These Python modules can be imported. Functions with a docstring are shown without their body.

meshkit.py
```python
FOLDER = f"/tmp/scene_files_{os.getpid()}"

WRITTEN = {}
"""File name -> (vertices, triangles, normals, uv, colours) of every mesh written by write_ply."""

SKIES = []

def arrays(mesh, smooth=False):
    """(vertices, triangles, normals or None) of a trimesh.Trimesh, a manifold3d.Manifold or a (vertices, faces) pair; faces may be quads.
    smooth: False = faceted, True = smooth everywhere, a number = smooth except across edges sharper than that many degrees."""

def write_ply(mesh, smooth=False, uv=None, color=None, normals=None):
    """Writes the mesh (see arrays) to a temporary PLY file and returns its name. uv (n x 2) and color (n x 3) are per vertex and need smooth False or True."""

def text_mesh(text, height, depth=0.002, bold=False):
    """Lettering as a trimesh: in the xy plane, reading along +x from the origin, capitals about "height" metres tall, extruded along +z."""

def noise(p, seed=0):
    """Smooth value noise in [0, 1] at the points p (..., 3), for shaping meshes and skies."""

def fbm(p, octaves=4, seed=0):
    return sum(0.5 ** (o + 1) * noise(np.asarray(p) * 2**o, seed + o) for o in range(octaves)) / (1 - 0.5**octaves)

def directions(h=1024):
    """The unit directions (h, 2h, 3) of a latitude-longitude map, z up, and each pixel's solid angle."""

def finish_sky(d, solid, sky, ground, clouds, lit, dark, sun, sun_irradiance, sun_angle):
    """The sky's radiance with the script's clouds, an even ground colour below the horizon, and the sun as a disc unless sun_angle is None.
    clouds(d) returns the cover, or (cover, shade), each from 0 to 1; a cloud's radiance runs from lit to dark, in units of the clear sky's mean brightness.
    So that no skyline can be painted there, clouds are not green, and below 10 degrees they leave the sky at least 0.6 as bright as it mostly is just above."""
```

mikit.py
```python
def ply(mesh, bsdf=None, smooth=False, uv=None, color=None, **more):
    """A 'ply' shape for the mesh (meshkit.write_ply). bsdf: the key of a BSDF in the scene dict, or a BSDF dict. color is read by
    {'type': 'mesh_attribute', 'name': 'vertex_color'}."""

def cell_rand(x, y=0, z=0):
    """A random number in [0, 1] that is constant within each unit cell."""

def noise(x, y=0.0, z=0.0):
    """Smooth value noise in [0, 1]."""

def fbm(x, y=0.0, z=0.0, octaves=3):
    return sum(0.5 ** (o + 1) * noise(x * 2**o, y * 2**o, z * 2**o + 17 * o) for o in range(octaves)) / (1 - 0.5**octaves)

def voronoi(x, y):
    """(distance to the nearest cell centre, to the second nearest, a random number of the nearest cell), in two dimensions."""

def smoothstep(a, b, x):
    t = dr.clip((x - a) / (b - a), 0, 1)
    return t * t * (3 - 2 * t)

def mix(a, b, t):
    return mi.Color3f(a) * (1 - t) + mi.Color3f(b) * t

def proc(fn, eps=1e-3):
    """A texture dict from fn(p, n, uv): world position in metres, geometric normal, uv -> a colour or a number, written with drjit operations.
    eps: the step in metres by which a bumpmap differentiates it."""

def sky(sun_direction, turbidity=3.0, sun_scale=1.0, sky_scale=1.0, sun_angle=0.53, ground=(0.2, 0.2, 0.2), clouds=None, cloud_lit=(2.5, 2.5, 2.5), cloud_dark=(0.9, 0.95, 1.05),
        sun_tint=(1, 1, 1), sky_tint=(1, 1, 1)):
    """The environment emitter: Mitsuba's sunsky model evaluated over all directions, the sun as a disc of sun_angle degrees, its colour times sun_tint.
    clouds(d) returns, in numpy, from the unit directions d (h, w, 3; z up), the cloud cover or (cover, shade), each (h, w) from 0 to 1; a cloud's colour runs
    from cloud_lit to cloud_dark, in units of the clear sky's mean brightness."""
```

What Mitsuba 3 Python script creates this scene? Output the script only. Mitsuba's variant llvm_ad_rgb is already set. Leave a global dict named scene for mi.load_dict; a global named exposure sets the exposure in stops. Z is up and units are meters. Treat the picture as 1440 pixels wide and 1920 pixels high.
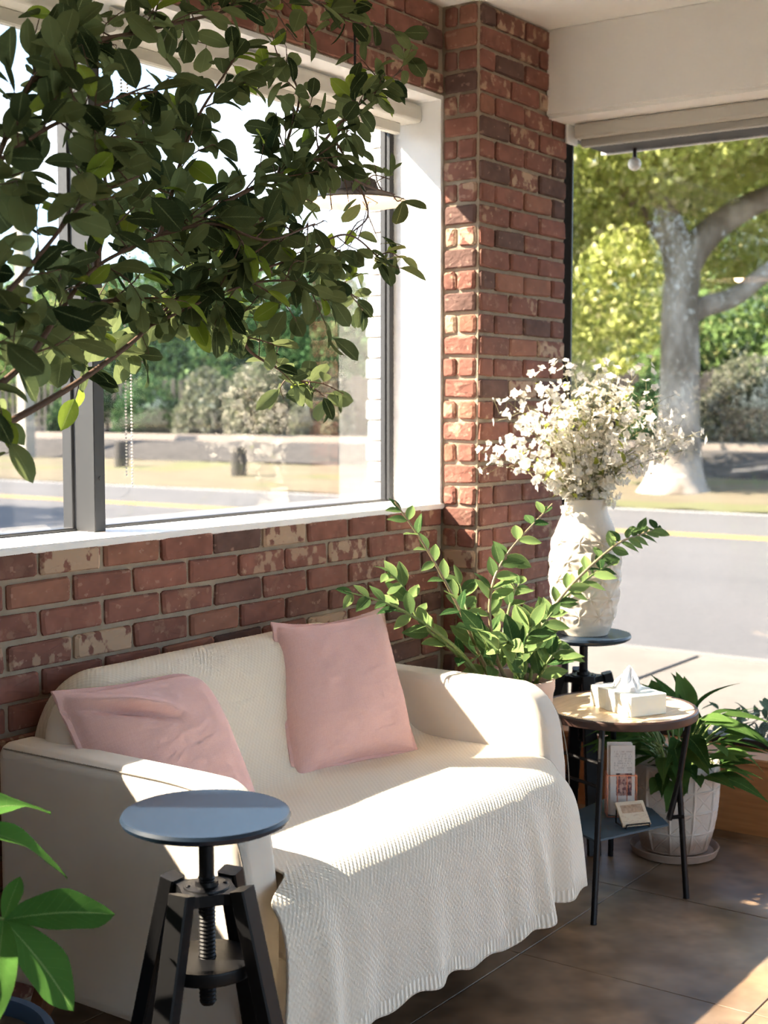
import math, random
import numpy as np, trimesh, manifold3d as m3
import drjit as dr
import mitsuba as mi
import mikit, meshkit
from mikit import proc, fbm, noise, cell_rand, smoothstep, mix, voronoi

T = mi.ScalarTransform4f
scene, labels = {}, {}
# ---------------------------------------------------------------- camera, sky, exposure
F, PITCH, YAW = 2596.0, math.atan(196 / 2596.0), math.radians(35.35)
CAM = np.array([-3.638, -2.356, 1.37])
_f = np.array([math.cos(YAW) * math.cos(PITCH), math.sin(YAW) * math.cos(PITCH), -math.sin(PITCH)])
scene['camera'] = {'type': 'thinlens', 'fov': math.degrees(2 * math.atan(720 / F)), 'fov_axis': 'x',
                   'aperture_radius': 0.0050, 'focus_distance': 3.15, 'near_clip': 0.05, 'far_clip': 500.0,
                   'to_world': T().look_at(origin=CAM.tolist(), target=(CAM + _f).tolist(), up=[0, 0, 1])}
SUN = np.array([-0.68, 1.0, 0.985])


def clouds(d):
    p = d / np.maximum(d[..., 2:3] + 0.25, 0.1)
    c = meshkit.fbm(p * 2.2 + 5, 4, seed=3)
    return np.clip((c - 0.42) * 3.0, 0, 0.85), np.clip((c - 0.6) * 1.5, 0, 0.5)


scene['sky'] = mikit.sky(SUN, turbidity=3.0, sun_scale=1.7, sky_scale=1.5, sun_angle=0.6, ground=(0.3, 0.28, 0.25), clouds=clouds,
                         cloud_lit=(1.9, 1.9, 1.9), cloud_dark=(1.2, 1.25, 1.3), sun_tint=(0.95, 1.0, 1.08), sky_tint=(1.0, 0.98, 0.95))
exposure = 3.62


# ---------------------------------------------------------------- helpers
def rot(axis, a):
    return trimesh.transformations.rotation_matrix(a, axis)


def nrm(v):
    v = np.asarray(v, float)
    return v / max(np.linalg.norm(v), 1e-9)


def frame(x, y, z, o):
    m = np.eye(4)
    m[:3, 0], m[:3, 1], m[:3, 2], m[:3, 3] = x, y, z, o
    return m


_used = {}


def key(name, parent=None):
    k = (parent + '__' if parent else '') + name
    n = _used.get(k, 0)
    _used[k] = n + 1
    return k if n == 0 else f'{k}_{n:03d}'


def tag(k, label=None, cat=None, group=None, kind=None):
    d = labels.setdefault(k, {})
    for a, b in (('label', label), ('category', cat), ('group', group), ('kind', kind)):
        if b:
            d[a] = b
    return k


def add(name, mesh, mat, parent=None, smooth=35, uv=None, tw=None, **kw):
    """ONE entry of the scene; mesh may be a ready shape dict (then shared)."""
    k = key(name, parent)
    s = dict(mesh) if isinstance(mesh, dict) else mikit.ply(mesh, mat, smooth=(True if uv is not None else smooth), uv=uv, **kw)
    if tw is not None:
        s['to_world'] = T(np.asarray(tw, float))
    scene[k] = s
    return k


def thing(name, label, cat, group=None):
    return tag(key(name), label, cat, group)


def struct(name, mesh, mat, **kw):
    return tag(add(name, mesh, mat, **kw), kind='structure')


def cat(*ms):
    return trimesh.util.concatenate([m if isinstance(m, trimesh.Trimesh) else trimesh.Trimesh(*m, process=False) for m in ms])


def box(x0, x1, y0, y1, z0, z1, b=0.0):
    """Axis-aligned box, chamfered by b."""
    if b <= 0:
        m = trimesh.creation.box((x1 - x0, y1 - y0, z1 - z0))
    else:
        h = np.array([x1 - x0, y1 - y0, z1 - z0]) / 2
        p = [np.array([sx * (h[0] - b * (i != 0)), sy * (h[1] - b * (i != 1)), sz * (h[2] - b * (i != 2))])
             for sx in (-1, 1) for sy in (-1, 1) for sz in (-1, 1) for i in range(3)]
        m = trimesh.convex.convex_hull(np.array(p))
    m.apply_translation([(x0 + x1) / 2, (y0 + y1) / 2, (z0 + z1) / 2])
    return m


def hullof(pts):
    return trimesh.convex.convex_hull(np.asarray(pts, float))


def bar(p0, p1, w, d, side, b=0.003, w1=None, d1=None):
    """A bar of w (along side) by d from p0 to p1, chamfered; w1, d1: its size at p1."""
    p0, p1 = np.asarray(p0, float), np.asarray(p1, float)
    t = nrm(p1 - p0)
    s = nrm(np.asarray(side, float) - t * np.dot(side, t))
    u = np.cross(t, s)
    pts = []
    for p, ww, dd in ((p0, w, d), (p1, w1 or w, d1 or d)):
        for a in (-1, 1):
            for c in (-1, 1):
                pts += [p + s * a * (ww / 2 - b) + u * c * dd / 2, p + s * a * ww / 2 + u * c * (dd / 2 - b)]
    return hullof(pts)


def tube(pts, r, sides=8, closed=False, caps=True):
    p = np.asarray(pts, float)
    n = len(p)
    r = np.broadcast_to(np.asarray(r, float), (n,))
    t = (np.roll(p, -1, 0) - np.roll(p, 1, 0)) if closed else np.gradient(p, axis=0)
    t /= np.linalg.norm(t, axis=1, keepdims=True) + 1e-12
    a = np.zeros_like(p)
    ref = np.array([0, 0, 1.0]) if abs(t[0, 2]) < 0.9 else np.array([1.0, 0, 0])
    for i in range(n):
        a[i] = nrm(ref - t[i] * np.dot(ref, t[i]))
        ref = a[i]
    b = np.cross(t, a)
    ang = np.arange(sides) * 2 * np.pi / sides
    v = (p[:, None] + r[:, None, None] * (np.cos(ang)[None, :, None] * a[:, None] + np.sin(ang)[None, :, None] * b[:, None])).reshape(-1, 3)
    f = []
    for i in range(n if closed else n - 1):
        for j in range(sides):
            q = [i * sides + j, i * sides + (j + 1) % sides, (i + 1) % n * sides + (j + 1) % sides, (i + 1) % n * sides + j]
            f += [[q[0], q[1], q[2]], [q[0], q[2], q[3]]]
    if caps and not closed:
        for base, sgn in ((0, -1), ((n - 1) * sides, 1)):
            for j in range(1, sides - 1):
                f.append([base, base + j, base + j + 1] if sgn > 0 else [base, base + j + 1, base + j])
    return trimesh.Trimesh(v, f, process=False)


def curve(pts, n=24):
    """A smooth curve (Catmull-Rom) through the points."""
    p = np.asarray(pts, float)
    if len(p) < 3:
        return p[0] + (p[-1] - p[0]) * np.linspace(0, 1, n)[:, None]
    q = np.vstack([2 * p[0] - p[1], p, 2 * p[-1] - p[-2]])
    out = []
    for s in np.linspace(0, len(p) - 1, n):
        i = min(int(s), len(p) - 2)
        t = s - i
        a, b, c, d = q[i:i + 4]
        out.append(0.5 * (2 * b + (c - a) * t + (2 * a - 5 * b + 4 * c - d) * t * t + (3 * b - a - 3 * c + d) * t ** 3))
    return np.array(out)


def lathe(prof, n=48, disp=None):
    """Revolve (r, z) pairs about z; disp(theta, z, i) adds to r."""
    prof = np.asarray(prof, float)
    th = np.arange(n) * 2 * np.pi / n
    R = np.repeat(prof[:, :1], n, 1)
    Z = np.repeat(prof[:, 1:2], n, 1)
    if disp is not None:
        R = R + disp(np.repeat(th[None], len(prof), 0), Z, np.arange(len(prof))[:, None])
    v = np.stack([R * np.cos(th), R * np.sin(th), Z], -1).reshape(-1, 3)
    i, j = np.meshgrid(np.arange(len(prof) - 1), np.arange(n), indexing='ij')
    q = np.stack([i * n + j, i * n + (j + 1) % n, (i + 1) * n + (j + 1) % n, (i + 1) * n + j], -1).reshape(-1, 4)
    f = np.vstack([q[:, [0, 1, 2]], q[:, [0, 2, 3]]])
    return trimesh.Trimesh(v, f, process=False)


def grid_mesh(P, U=None):
    """Mesh of a (n, m, 3) grid of points, with its uv."""
    n, m = P.shape[:2]
    i, j = np.meshgrid(np.arange(n - 1), np.arange(m - 1), indexing='ij')
    q = np.stack([i * m + j, i * m + j + 1, (i + 1) * m + j + 1, (i + 1) * m + j], -1).reshape(-1, 4)
    f = np.vstack([q[:, [0, 1, 2]], q[:, [0, 2, 3]]])
    return trimesh.Trimesh(P.reshape(-1, 3), f, process=False)


def loft_profile(prof, width, r, n=6):
    """A closed (a, b) outline extruded over width along c, with edges rounded by r. Returns points as (c, a, b)."""
    prof = np.asarray(prof, float)
    t = np.roll(prof, -1, 0) - np.roll(prof, 1, 0)
    t /= np.linalg.norm(t, axis=1, keepdims=True)
    inw = np.stack([-t[:, 1], t[:, 0]], 1)
    area = 0.5 * np.sum(prof[:, 0] * np.roll(prof[:, 1], -1) - np.roll(prof[:, 0], -1) * prof[:, 1])
    if area < 0:
        inw = -inw
    angs = np.linspace(-np.pi / 2, np.pi / 2, 2 * n)
    rings = []
    for a in angs:
        c = np.sign(a) * (width / 2 - r) + r * np.sin(a)
        q = prof + inw * r * (1 - np.cos(a))
        rings.append(np.column_stack([np.full(len(q), c), q]))
    k = len(prof)
    v = np.vstack(rings)
    f = []
    for i in range(len(rings) - 1):
        for j in range(k):
            q = [i * k + j, i * k + (j + 1) % k, (i + 1) * k + (j + 1) % k, (i + 1) * k + j]
            f += [[q[0], q[1], q[2]], [q[0], q[2], q[3]]]
    from shapely.geometry import Polygon
    for i, flip in ((0, True), (len(rings) - 1, False)):
        vv, ff = trimesh.creation.triangulate_polygon(Polygon(rings[i][:, 1:]), engine='earcut')
        ff = np.asarray(ff)
        # earcut keeps the ring's own vertices
        idx = [int(np.argmin(((rings[i][:, 1:] - p) ** 2).sum(1))) + i * k for p in vv]
        f += [[idx[a], idx[b], idx[c]] for a, b, c in ff]
    m = trimesh.Trimesh(v, f, process=False)
    trimesh.repair.fix_normals(m)
    return m


def roundrect(x0, x1, y0, y1, r, n=6):
    """Outline; r is one radius or four (lower left, lower right, upper right, upper left)."""
    r = [r] * 4 if np.isscalar(r) else r
    out = []
    for (cx, cy, a0), rr in zip(((x0, y0, 180), (x1, y0, 270), (x1, y1, 0), (x0, y1, 90)), r):
        px, py = cx + (rr if cx == x0 else -rr), cy + (rr if cy == y0 else -rr)
        for a in np.radians(np.linspace(a0, a0 + 90, n)):
            out.append((px + rr * math.cos(a), py + rr * math.sin(a)))
    return np.array(out)


# ---------------------------------------------------------------- materials
def rgb(*c):
    return {'type': 'rgb', 'value': list(c)}


def mat(name, base, rough=0.6, **kw):
    b = base if isinstance(base, dict) else rgb(*base)
    scene[name] = {'type': 'twosided', 'bsdf': {'type': 'principled', 'base_color': b, 'roughness': rough, **kw}}
    return name


def bump(name, base, rough, fn, scale, eps=1e-3, **kw):
    b = base if isinstance(base, dict) else rgb(*base)
    scene[name] = {'type': 'twosided', 'bsdf': {'type': 'bumpmap', 'arbitrary': proc(fn, eps), 'scale': scale,
                                                'bsdf': {'type': 'principled', 'base_color': b, 'roughness': rough, **kw}}}
    return name


def thin(name, base, trans, rough=0.45, **kw):
    b = base if isinstance(base, dict) else rgb(*base)
    scene[name] = {'type': 'principledthin', 'base_color': b, 'roughness': rough, 'diff_trans': trans, **kw}
    return name


mat('m_rear_wall', (0.18, 0.17, 0.155), 0.8)
mat('m_white_wall', (0.88, 0.875, 0.86), 0.75, specular=0.2)
mat('m_ceiling', (0.88, 0.875, 0.86), 0.85, specular=0.1)
mat('m_white_trim', (0.82, 0.82, 0.82), 0.45)
mat('m_blind', (0.62, 0.60, 0.55), 0.7)
mat('m_blind_band', (0.42, 0.41, 0.38), 0.6)
mat('m_aluminium', (0.050, 0.051, 0.054), 0.42, metallic=0.3)
mat('m_frame_black', (0.012, 0.012, 0.013), 0.4)
mat('m_black_paint', (0.005, 0.0052, 0.006), 0.42, specular=0.25)
mat('m_black_seat', (0.009, 0.021, 0.040), 0.36, specular=0.5)
mat('m_black_metal', (0.005, 0.005, 0.006), 0.4, specular=0.3)
mat('m_copper', (0.85, 0.42, 0.30), 0.28, metallic=0.9)
mat('m_teal', (0.05, 0.09, 0.12), 0.5)
mat('m_ceramic', (0.62, 0.565, 0.49), 0.6)
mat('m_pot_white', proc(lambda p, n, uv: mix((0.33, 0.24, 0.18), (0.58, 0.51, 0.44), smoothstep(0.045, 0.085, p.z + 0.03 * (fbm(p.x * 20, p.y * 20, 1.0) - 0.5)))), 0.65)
mat('m_clay', (0.55, 0.40, 0.33), 0.75)
mat('m_blue_glaze', (0.05, 0.09, 0.16), 0.3)
mat('m_soil', proc(lambda p, n, uv: mix((0.02, 0.014, 0.010), (0.07, 0.05, 0.035), fbm(p.x * 90, p.y * 90, p.z * 90))), 0.95)
mat('m_paper', (0.80, 0.79, 0.76), 0.8)
mat('m_tissue', (0.86, 0.86, 0.86), 0.9)
mat('m_box_green', (0.76, 0.80, 0.73), 0.6)
mat('m_box_band', (0.80, 0.84, 0.80), 0.5)
mat('m_stem_green', (0.16, 0.22, 0.07), 0.5)
mat('m_stem_tan', (0.32, 0.25, 0.15), 0.6)
mat('m_stem_flower', (0.16, 0.15, 0.07), 0.6)
mat('m_twig', (0.10, 0.055, 0.035), 0.65)
mat('m_dark_line', (0.25, 0.22, 0.18), 0.8)
mat('m_eave', (0.03, 0.029, 0.028), 0.7)
mat('m_eave_white', (0.75, 0.75, 0.75), 0.6)
mat('m_shade_dark', (0.10, 0.085, 0.075), 0.3, metallic=0.6)
mat('m_shade_white', (0.85, 0.80, 0.74), 0.5)
mat('m_chain', (0.75, 0.72, 0.68), 0.35)
scene['m_glass'] = {'type': 'thindielectric', 'int_ior': 1.5}
mat('m_painted_brick', (0.84, 0.84, 0.85), 0.55)


def brick_colour(p, n, uv):
    tone = uv.x
    c = mix((0.125, 0.070, 0.058), (0.205, 0.085, 0.062), smoothstep(0.0, 0.35, tone))
    c = mix(c, (0.245, 0.098, 0.070), smoothstep(0.35, 0.7, tone))
    c = mix(c, (0.285, 0.125, 0.080), smoothstep(0.7, 1.0, tone))
    m = fbm(p.x * 23 + tone * 7, p.y * 23, p.z * 23)
    c = c * (0.62 + 0.75 * m)
    speck = smoothstep(0.66, 0.74, fbm(p.x * 60 + 3, p.y * 60, p.z * 60 + tone * 5))
    c = mix(c, (0.42, 0.27, 0.20), speck * 0.45)
    f = fbm(p.x * 42 + 9, p.y * 42, p.z * 30 + 31, 4)
    flake = smoothstep(0.58 - 0.24 * uv.y, 0.70 - 0.24 * uv.y, f) * smoothstep(0.05, 0.2, uv.y)
    c = c * 0.88 + mi.luminance(c) * 0.12
    return mix(c, (0.46, 0.34, 0.24), flake * 0.8)


bump('m_brick', proc(brick_colour), 0.85, lambda p, n, uv: fbm(p.x * 110, p.y * 110, p.z * 110, 3), 0.0035, specular=0.2)
bump('m_mortar', proc(lambda p, n, uv: mix((0.27, 0.215, 0.16), (0.42, 0.35, 0.27), fbm(p.x * 40, p.y * 40, p.z * 40))), 0.9,
     lambda p, n, uv: fbm(p.x * 160, p.y * 160, p.z * 160), 0.003, specular=0.1)


def tile_colour(p, n, uv):
    a = fbm(p.x * 4.2 + 2, p.y * 4.2, 1.0, 4)
    b = fbm(p.x * 17, p.y * 17, 4.0, 3)
    c = mix((0.115, 0.072, 0.040), (0.29, 0.19, 0.11), smoothstep(0.3, 0.7, a))
    c = mix(c, (0.28, 0.225, 0.17), smoothstep(0.55, 0.8, fbm(p.x * 3 + 9, p.y * 3 + 4, 7.0)) * 0.6)
    return c * (0.7 + 0.6 * b)


bump('m_tile', proc(tile_colour), proc(lambda p, n, uv: 0.30 + 0.18 * fbm(p.x * 9, p.y * 9, 2.0)), lambda p, n, uv: fbm(p.x * 14, p.y * 14, 1.0), 0.0012, specular=0.5)
mat('m_grout', (0.035, 0.028, 0.023), 0.9)


def weave(s):
    return lambda p, n, uv: dr.sin(p.x * s) * dr.sin(p.z * s * 0.93 + 1.0) + dr.sin(p.y * s * 1.07)


bump('m_sofa', (0.68, 0.62, 0.54), 0.85, weave(2400), 0.00012, 4e-4, sheen=0.3, specular=0.1)


def knit(p, n, uv):
    u, v = uv.x, uv.y
    row = dr.floor(v / 0.0075)
    a = dr.sin((u / 0.0125 + 0.5 * (row - 2 * dr.floor(row / 2))) * 6.2832)
    k = 0.5 + 0.5 * a * dr.abs(dr.sin(v / 0.0075 * 3.14159))
    rib = 0.5 + 0.5 * dr.sin(u / 0.013 * 6.2832)
    return dr.select(v > 1.465, rib * 1.6, k)


bump('m_knit', proc(lambda p, n, uv: mix((0.64, 0.58, 0.48), (0.76, 0.70, 0.60), knit(p, n, uv) * 0.7 + 0.3 * fbm(p.x * 8, p.y * 8, p.z * 8))), 0.9, knit, 0.0020, 8e-4, sheen=0.4, specular=0.05)
bump('m_pink', proc(lambda p, n, uv: mix((0.62, 0.38, 0.36), (0.74, 0.50, 0.47), fbm(uv.x * 260, uv.y * 26, 1.0) * 0.5 + fbm(uv.x * 26, uv.y * 260, 5.0) * 0.5)), 0.88,
     lambda p, n, uv: fbm(uv.x * 300, uv.y * 300, 2.0, 2) + 4.0 * fbm(uv.x * 7, uv.y * 16, 3.0, 2), 0.0016, 1e-3, sheen=0.5, specular=0.05)


def oak(p, n, uv):
    g = fbm(p.x * 10, p.y * 140, p.z * 10, 3)
    return mix((0.60, 0.42, 0.25), (0.76, 0.58, 0.38), g)


mat('m_oak', proc(oak), 0.42)
mat('m_dark_rim', (0.055, 0.028, 0.022), 0.45)
mat('m_leg_wood', proc(lambda p, n, uv: mix((0.13, 0.055, 0.025), (0.24, 0.11, 0.05), fbm(p.x * 120, p.y * 120, p.z * 14))), 0.5)
mat('m_kerb_wood', proc(lambda p, n, uv: mix((0.36, 0.14, 0.045), (0.52, 0.23, 0.085), fbm(p.x * 8, p.y * 9, p.z * 90))), 0.45)


def leaf_fn(a, b, vein, edge=None):
    def fn(p, n, uv):
        k = dr.floor(uv.x + 0.5)
        s = dr.abs(uv.x - k)
        t = cell_rand(k, 3.0, 1.0)
        c = mix(a, b, dr.clip(t * 0.9 + 0.25 * (fbm(p.x * 40, p.y * 40, p.z * 40) - 0.5), 0, 1))
        side = dr.abs(dr.sin((uv.y - s * 0.5) * 30))
        c = mix(c, vein, (1 - smoothstep(0.012, 0.03, s)) * 0.8)
        c = mix(c, vein, (1 - smoothstep(0.04, 0.16, side)) * 0.18)
        if edge is not None:
            c = mix(c, edge, smoothstep(0.40, 0.46, s) * 0.6 * smoothstep(0.4, 0.6, t))
        return c
    return proc(fn)


thin('m_ficus', leaf_fn((0.020, 0.034, 0.015), (0.190, 0.235, 0.095), (0.20, 0.24, 0.11)), 0.95, 0.32)
thin('m_ficus_young', leaf_fn((0.16, 0.24, 0.03), (0.26, 0.33, 0.05), (0.3, 0.36, 0.12)), 1.0, 0.38)
thin('m_zz', leaf_fn((0.035, 0.085, 0.030), (0.24, 0.36, 0.13), (0.22, 0.32, 0.13), (0.44, 0.48, 0.18)), 0.7, 0.22)
thin('m_lily', leaf_fn((0.035, 0.085, 0.022), (0.15, 0.27, 0.07), (0.18, 0.28, 0.09)), 0.9, 0.22)
thin('m_pachira', leaf_fn((0.05, 0.14, 0.03), (0.10, 0.24, 0.05), (0.22, 0.34, 0.12)), 0.6, 0.3)
thin('m_petal', (0.86, 0.83, 0.76), 0.6, 0.6)
thin('m_spray_leaf', leaf_fn((0.34, 0.42, 0.06), (0.50, 0.55, 0.12), (0.5, 0.55, 0.2)), 0.8, 0.5)
thin('m_cover_leaf', leaf_fn((0.03, 0.06, 0.03), (0.20, 0.26, 0.18), (0.2, 0.25, 0.18)), 0.5, 0.4)


def foliage_fn(a, b, c):
    def fn(p, n, uv):
        k = dr.floor(uv.x + 0.5)
        t = cell_rand(k, 5.0, 2.0)
        x = mix(a, b, smoothstep(0.0, 0.75, t * 0.7 + 0.5 * fbm(p.x * 0.5, p.y * 0.5, p.z * 0.5)))
        return mix(x, c, smoothstep(0.86, 0.9, t))
    return proc(fn)


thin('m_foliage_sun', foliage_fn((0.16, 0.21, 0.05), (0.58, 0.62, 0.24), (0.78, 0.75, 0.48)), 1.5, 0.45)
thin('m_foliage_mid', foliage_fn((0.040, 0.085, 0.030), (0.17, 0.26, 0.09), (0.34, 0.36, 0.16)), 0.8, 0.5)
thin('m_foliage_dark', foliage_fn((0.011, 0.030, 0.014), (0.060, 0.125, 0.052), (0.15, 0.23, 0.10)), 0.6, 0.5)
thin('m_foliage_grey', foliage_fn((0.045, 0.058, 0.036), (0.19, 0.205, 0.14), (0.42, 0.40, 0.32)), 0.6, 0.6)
mat('m_bark_pale', proc(lambda p, n, uv: mix((0.14, 0.115, 0.09), (0.30, 0.265, 0.23), smoothstep(0.3, 0.65, fbm(p.x * 3, p.y * 3, p.z * 1.3, 4)))), 0.9)
mat('m_bark_dark', (0.06, 0.045, 0.035), 0.9)
mat('m_asphalt', proc(lambda p, n, uv: mix((0.066, 0.067, 0.072), (0.086, 0.086, 0.090), fbm(p.x * 1.1, p.y * 0.25, 1.0, 3) * 0.6 + 0.4 * fbm(p.x * 30, p.y * 30, 2.0, 2))), 0.9, specular=0.2)
mat('m_pavement', proc(lambda p, n, uv: mix((0.095, 0.086, 0.076), (0.136, 0.125, 0.112), fbm(p.x * 3, p.y * 3, 1.0, 4))), 0.9)
mat('m_verge', proc(lambda p, n, uv: mix(mix((0.075, 0.062, 0.042), (0.098, 0.084, 0.055), fbm(p.x * 2, p.y * 1.2, 1.0, 3)), (0.075, 0.078, 0.035), smoothstep(0.5, 0.7, fbm(p.x * 1.1 + 7, p.y * 0.6, 3.0)))), 0.95)
mat('m_gravel', proc(lambda p, n, uv: mix((0.018, 0.017, 0.017), (0.052, 0.048, 0.046), fbm(p.x * 9, p.y * 5, p.z * 9, 4))), 0.95)
mat('m_line_yellow', (0.26, 0.165, 0.05), 0.8)
mat('m_line_white', (0.22, 0.22, 0.22), 0.8)
mat('m_kerbstone', (0.12, 0.115, 0.11), 0.85)
mat('m_rail', (0.20, 0.17, 0.15), 0.6)
mat('m_fence', (0.018, 0.016, 0.016), 0.8)
mat('m_post', (0.30, 0.28, 0.24), 0.8)
mat('m_stump', (0.035, 0.033, 0.032), 0.9)
mat('m_ground', (0.10, 0.085, 0.05), 0.95)

# ---------------------------------------------------------------- the room
# the brick wall's face is y = Y0, the pier's sunlit side is x = X0, the pier's front is y = YP
CEIL, COURSE, Z0 = 2.631, 0.0685, 0.985
X0, Y0, YP, XP = 0.124, 0.080, -0.054, 0.690
SILL, HEAD = 1.061, 2.354
rb = random.Random(11)
# floor: one slab of bedding, tiles of 60 cm
struct('floor', box(-6.2, 0.70, -6.2, 0.36, -0.14, -0.004), 'm_grout')
tile_shape = mikit.ply(box(-0.2985, 0.2985, -0.2985, 0.2985, -0.012, 0.0, 0.0012), 'm_tile', smooth=False)
for i in range(-10, 3):
    for j in range(-9, 3):
        x, y = -0.08 + 0.593 * i - 0.2965, -0.675 + 0.602 * j - 0.301
        x0, x1, y0, y1 = x - 0.2950, x + 0.2950, y - 0.2995, y + 0.2995
        x1, y1 = min(x1, 0.60), min(y1, Y0)
        if x1 - x0 < 0.05 or y1 - y0 < 0.05:
            continue
        if x1 == 0.60 or y1 == Y0:
            add('tile', box(x0, x1, y0, y1, -0.012, 0, 0.0012), 'm_tile', 'floor', smooth=False)
        else:
            add('tile', tile_shape, 'm_tile', 'floor', tw=np.diag([0.590 / 0.597, 0.599 / 0.597, 1, 1]) + np.array([[0, 0, 0, x], [0, 0, 0, y], [0, 0, 0, rb.uniform(-0.0004, 0.0004)], [0, 0, 0, 0]]))
struct('ceiling', box(-6.2, 0.84, -6.2, 0.37, CEIL, CEIL + 0.15), 'm_ceiling')
WL = -3.15   # left end of the window opening
Y1 = 0.37
struct('wall_left', cat(box(-6.2, X0, Y0 + 0.006, Y1, -0.14, SILL - 0.019), box(-6.2, X0, Y0 + 0.006, Y1, HEAD, CEIL), box(-6.2, WL, Y0 + 0.006, Y1, SILL - 0.019, HEAD)), 'm_mortar', smooth=False)
struct('wall_corner', box(X0 + 0.004, XP, YP + 0.005, Y1 + 0.005, -0.14, CEIL), 'm_mortar', smooth=False)
struct('wall_right', cat(box(0.551, 0.80, -6.2, YP + 0.001, 2.350, CEIL, 0.004), box(0.66, 0.80, -6.2, -4.9, 0.0, 2.350), box(0.563, 0.80, -6.2, YP + 0.001, 2.340, 2.352)), 'm_white_wall', smooth=False)
struct('wall_front', cat(box(-6.2, 0.66, -6.2, -6.05, 0, 0.12), box(-6.2, 0.66, -6.2, -6.05, 2.45, CEIL), box(-6.2, -5.4, -6.2, -6.05, 0.12, 2.45), box(-0.1, 0.66, -6.2, -6.05, 0.12, 2.45), box(-2.8, -2.6, -6.2, -6.05, 0.12, 2.45)), 'm_white_wall', smooth=False)
struct('wall_rear', box(-6.2, -6.05, -6.05, Y0, 0, CEIL), 'm_rear_wall', smooth=False)


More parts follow.
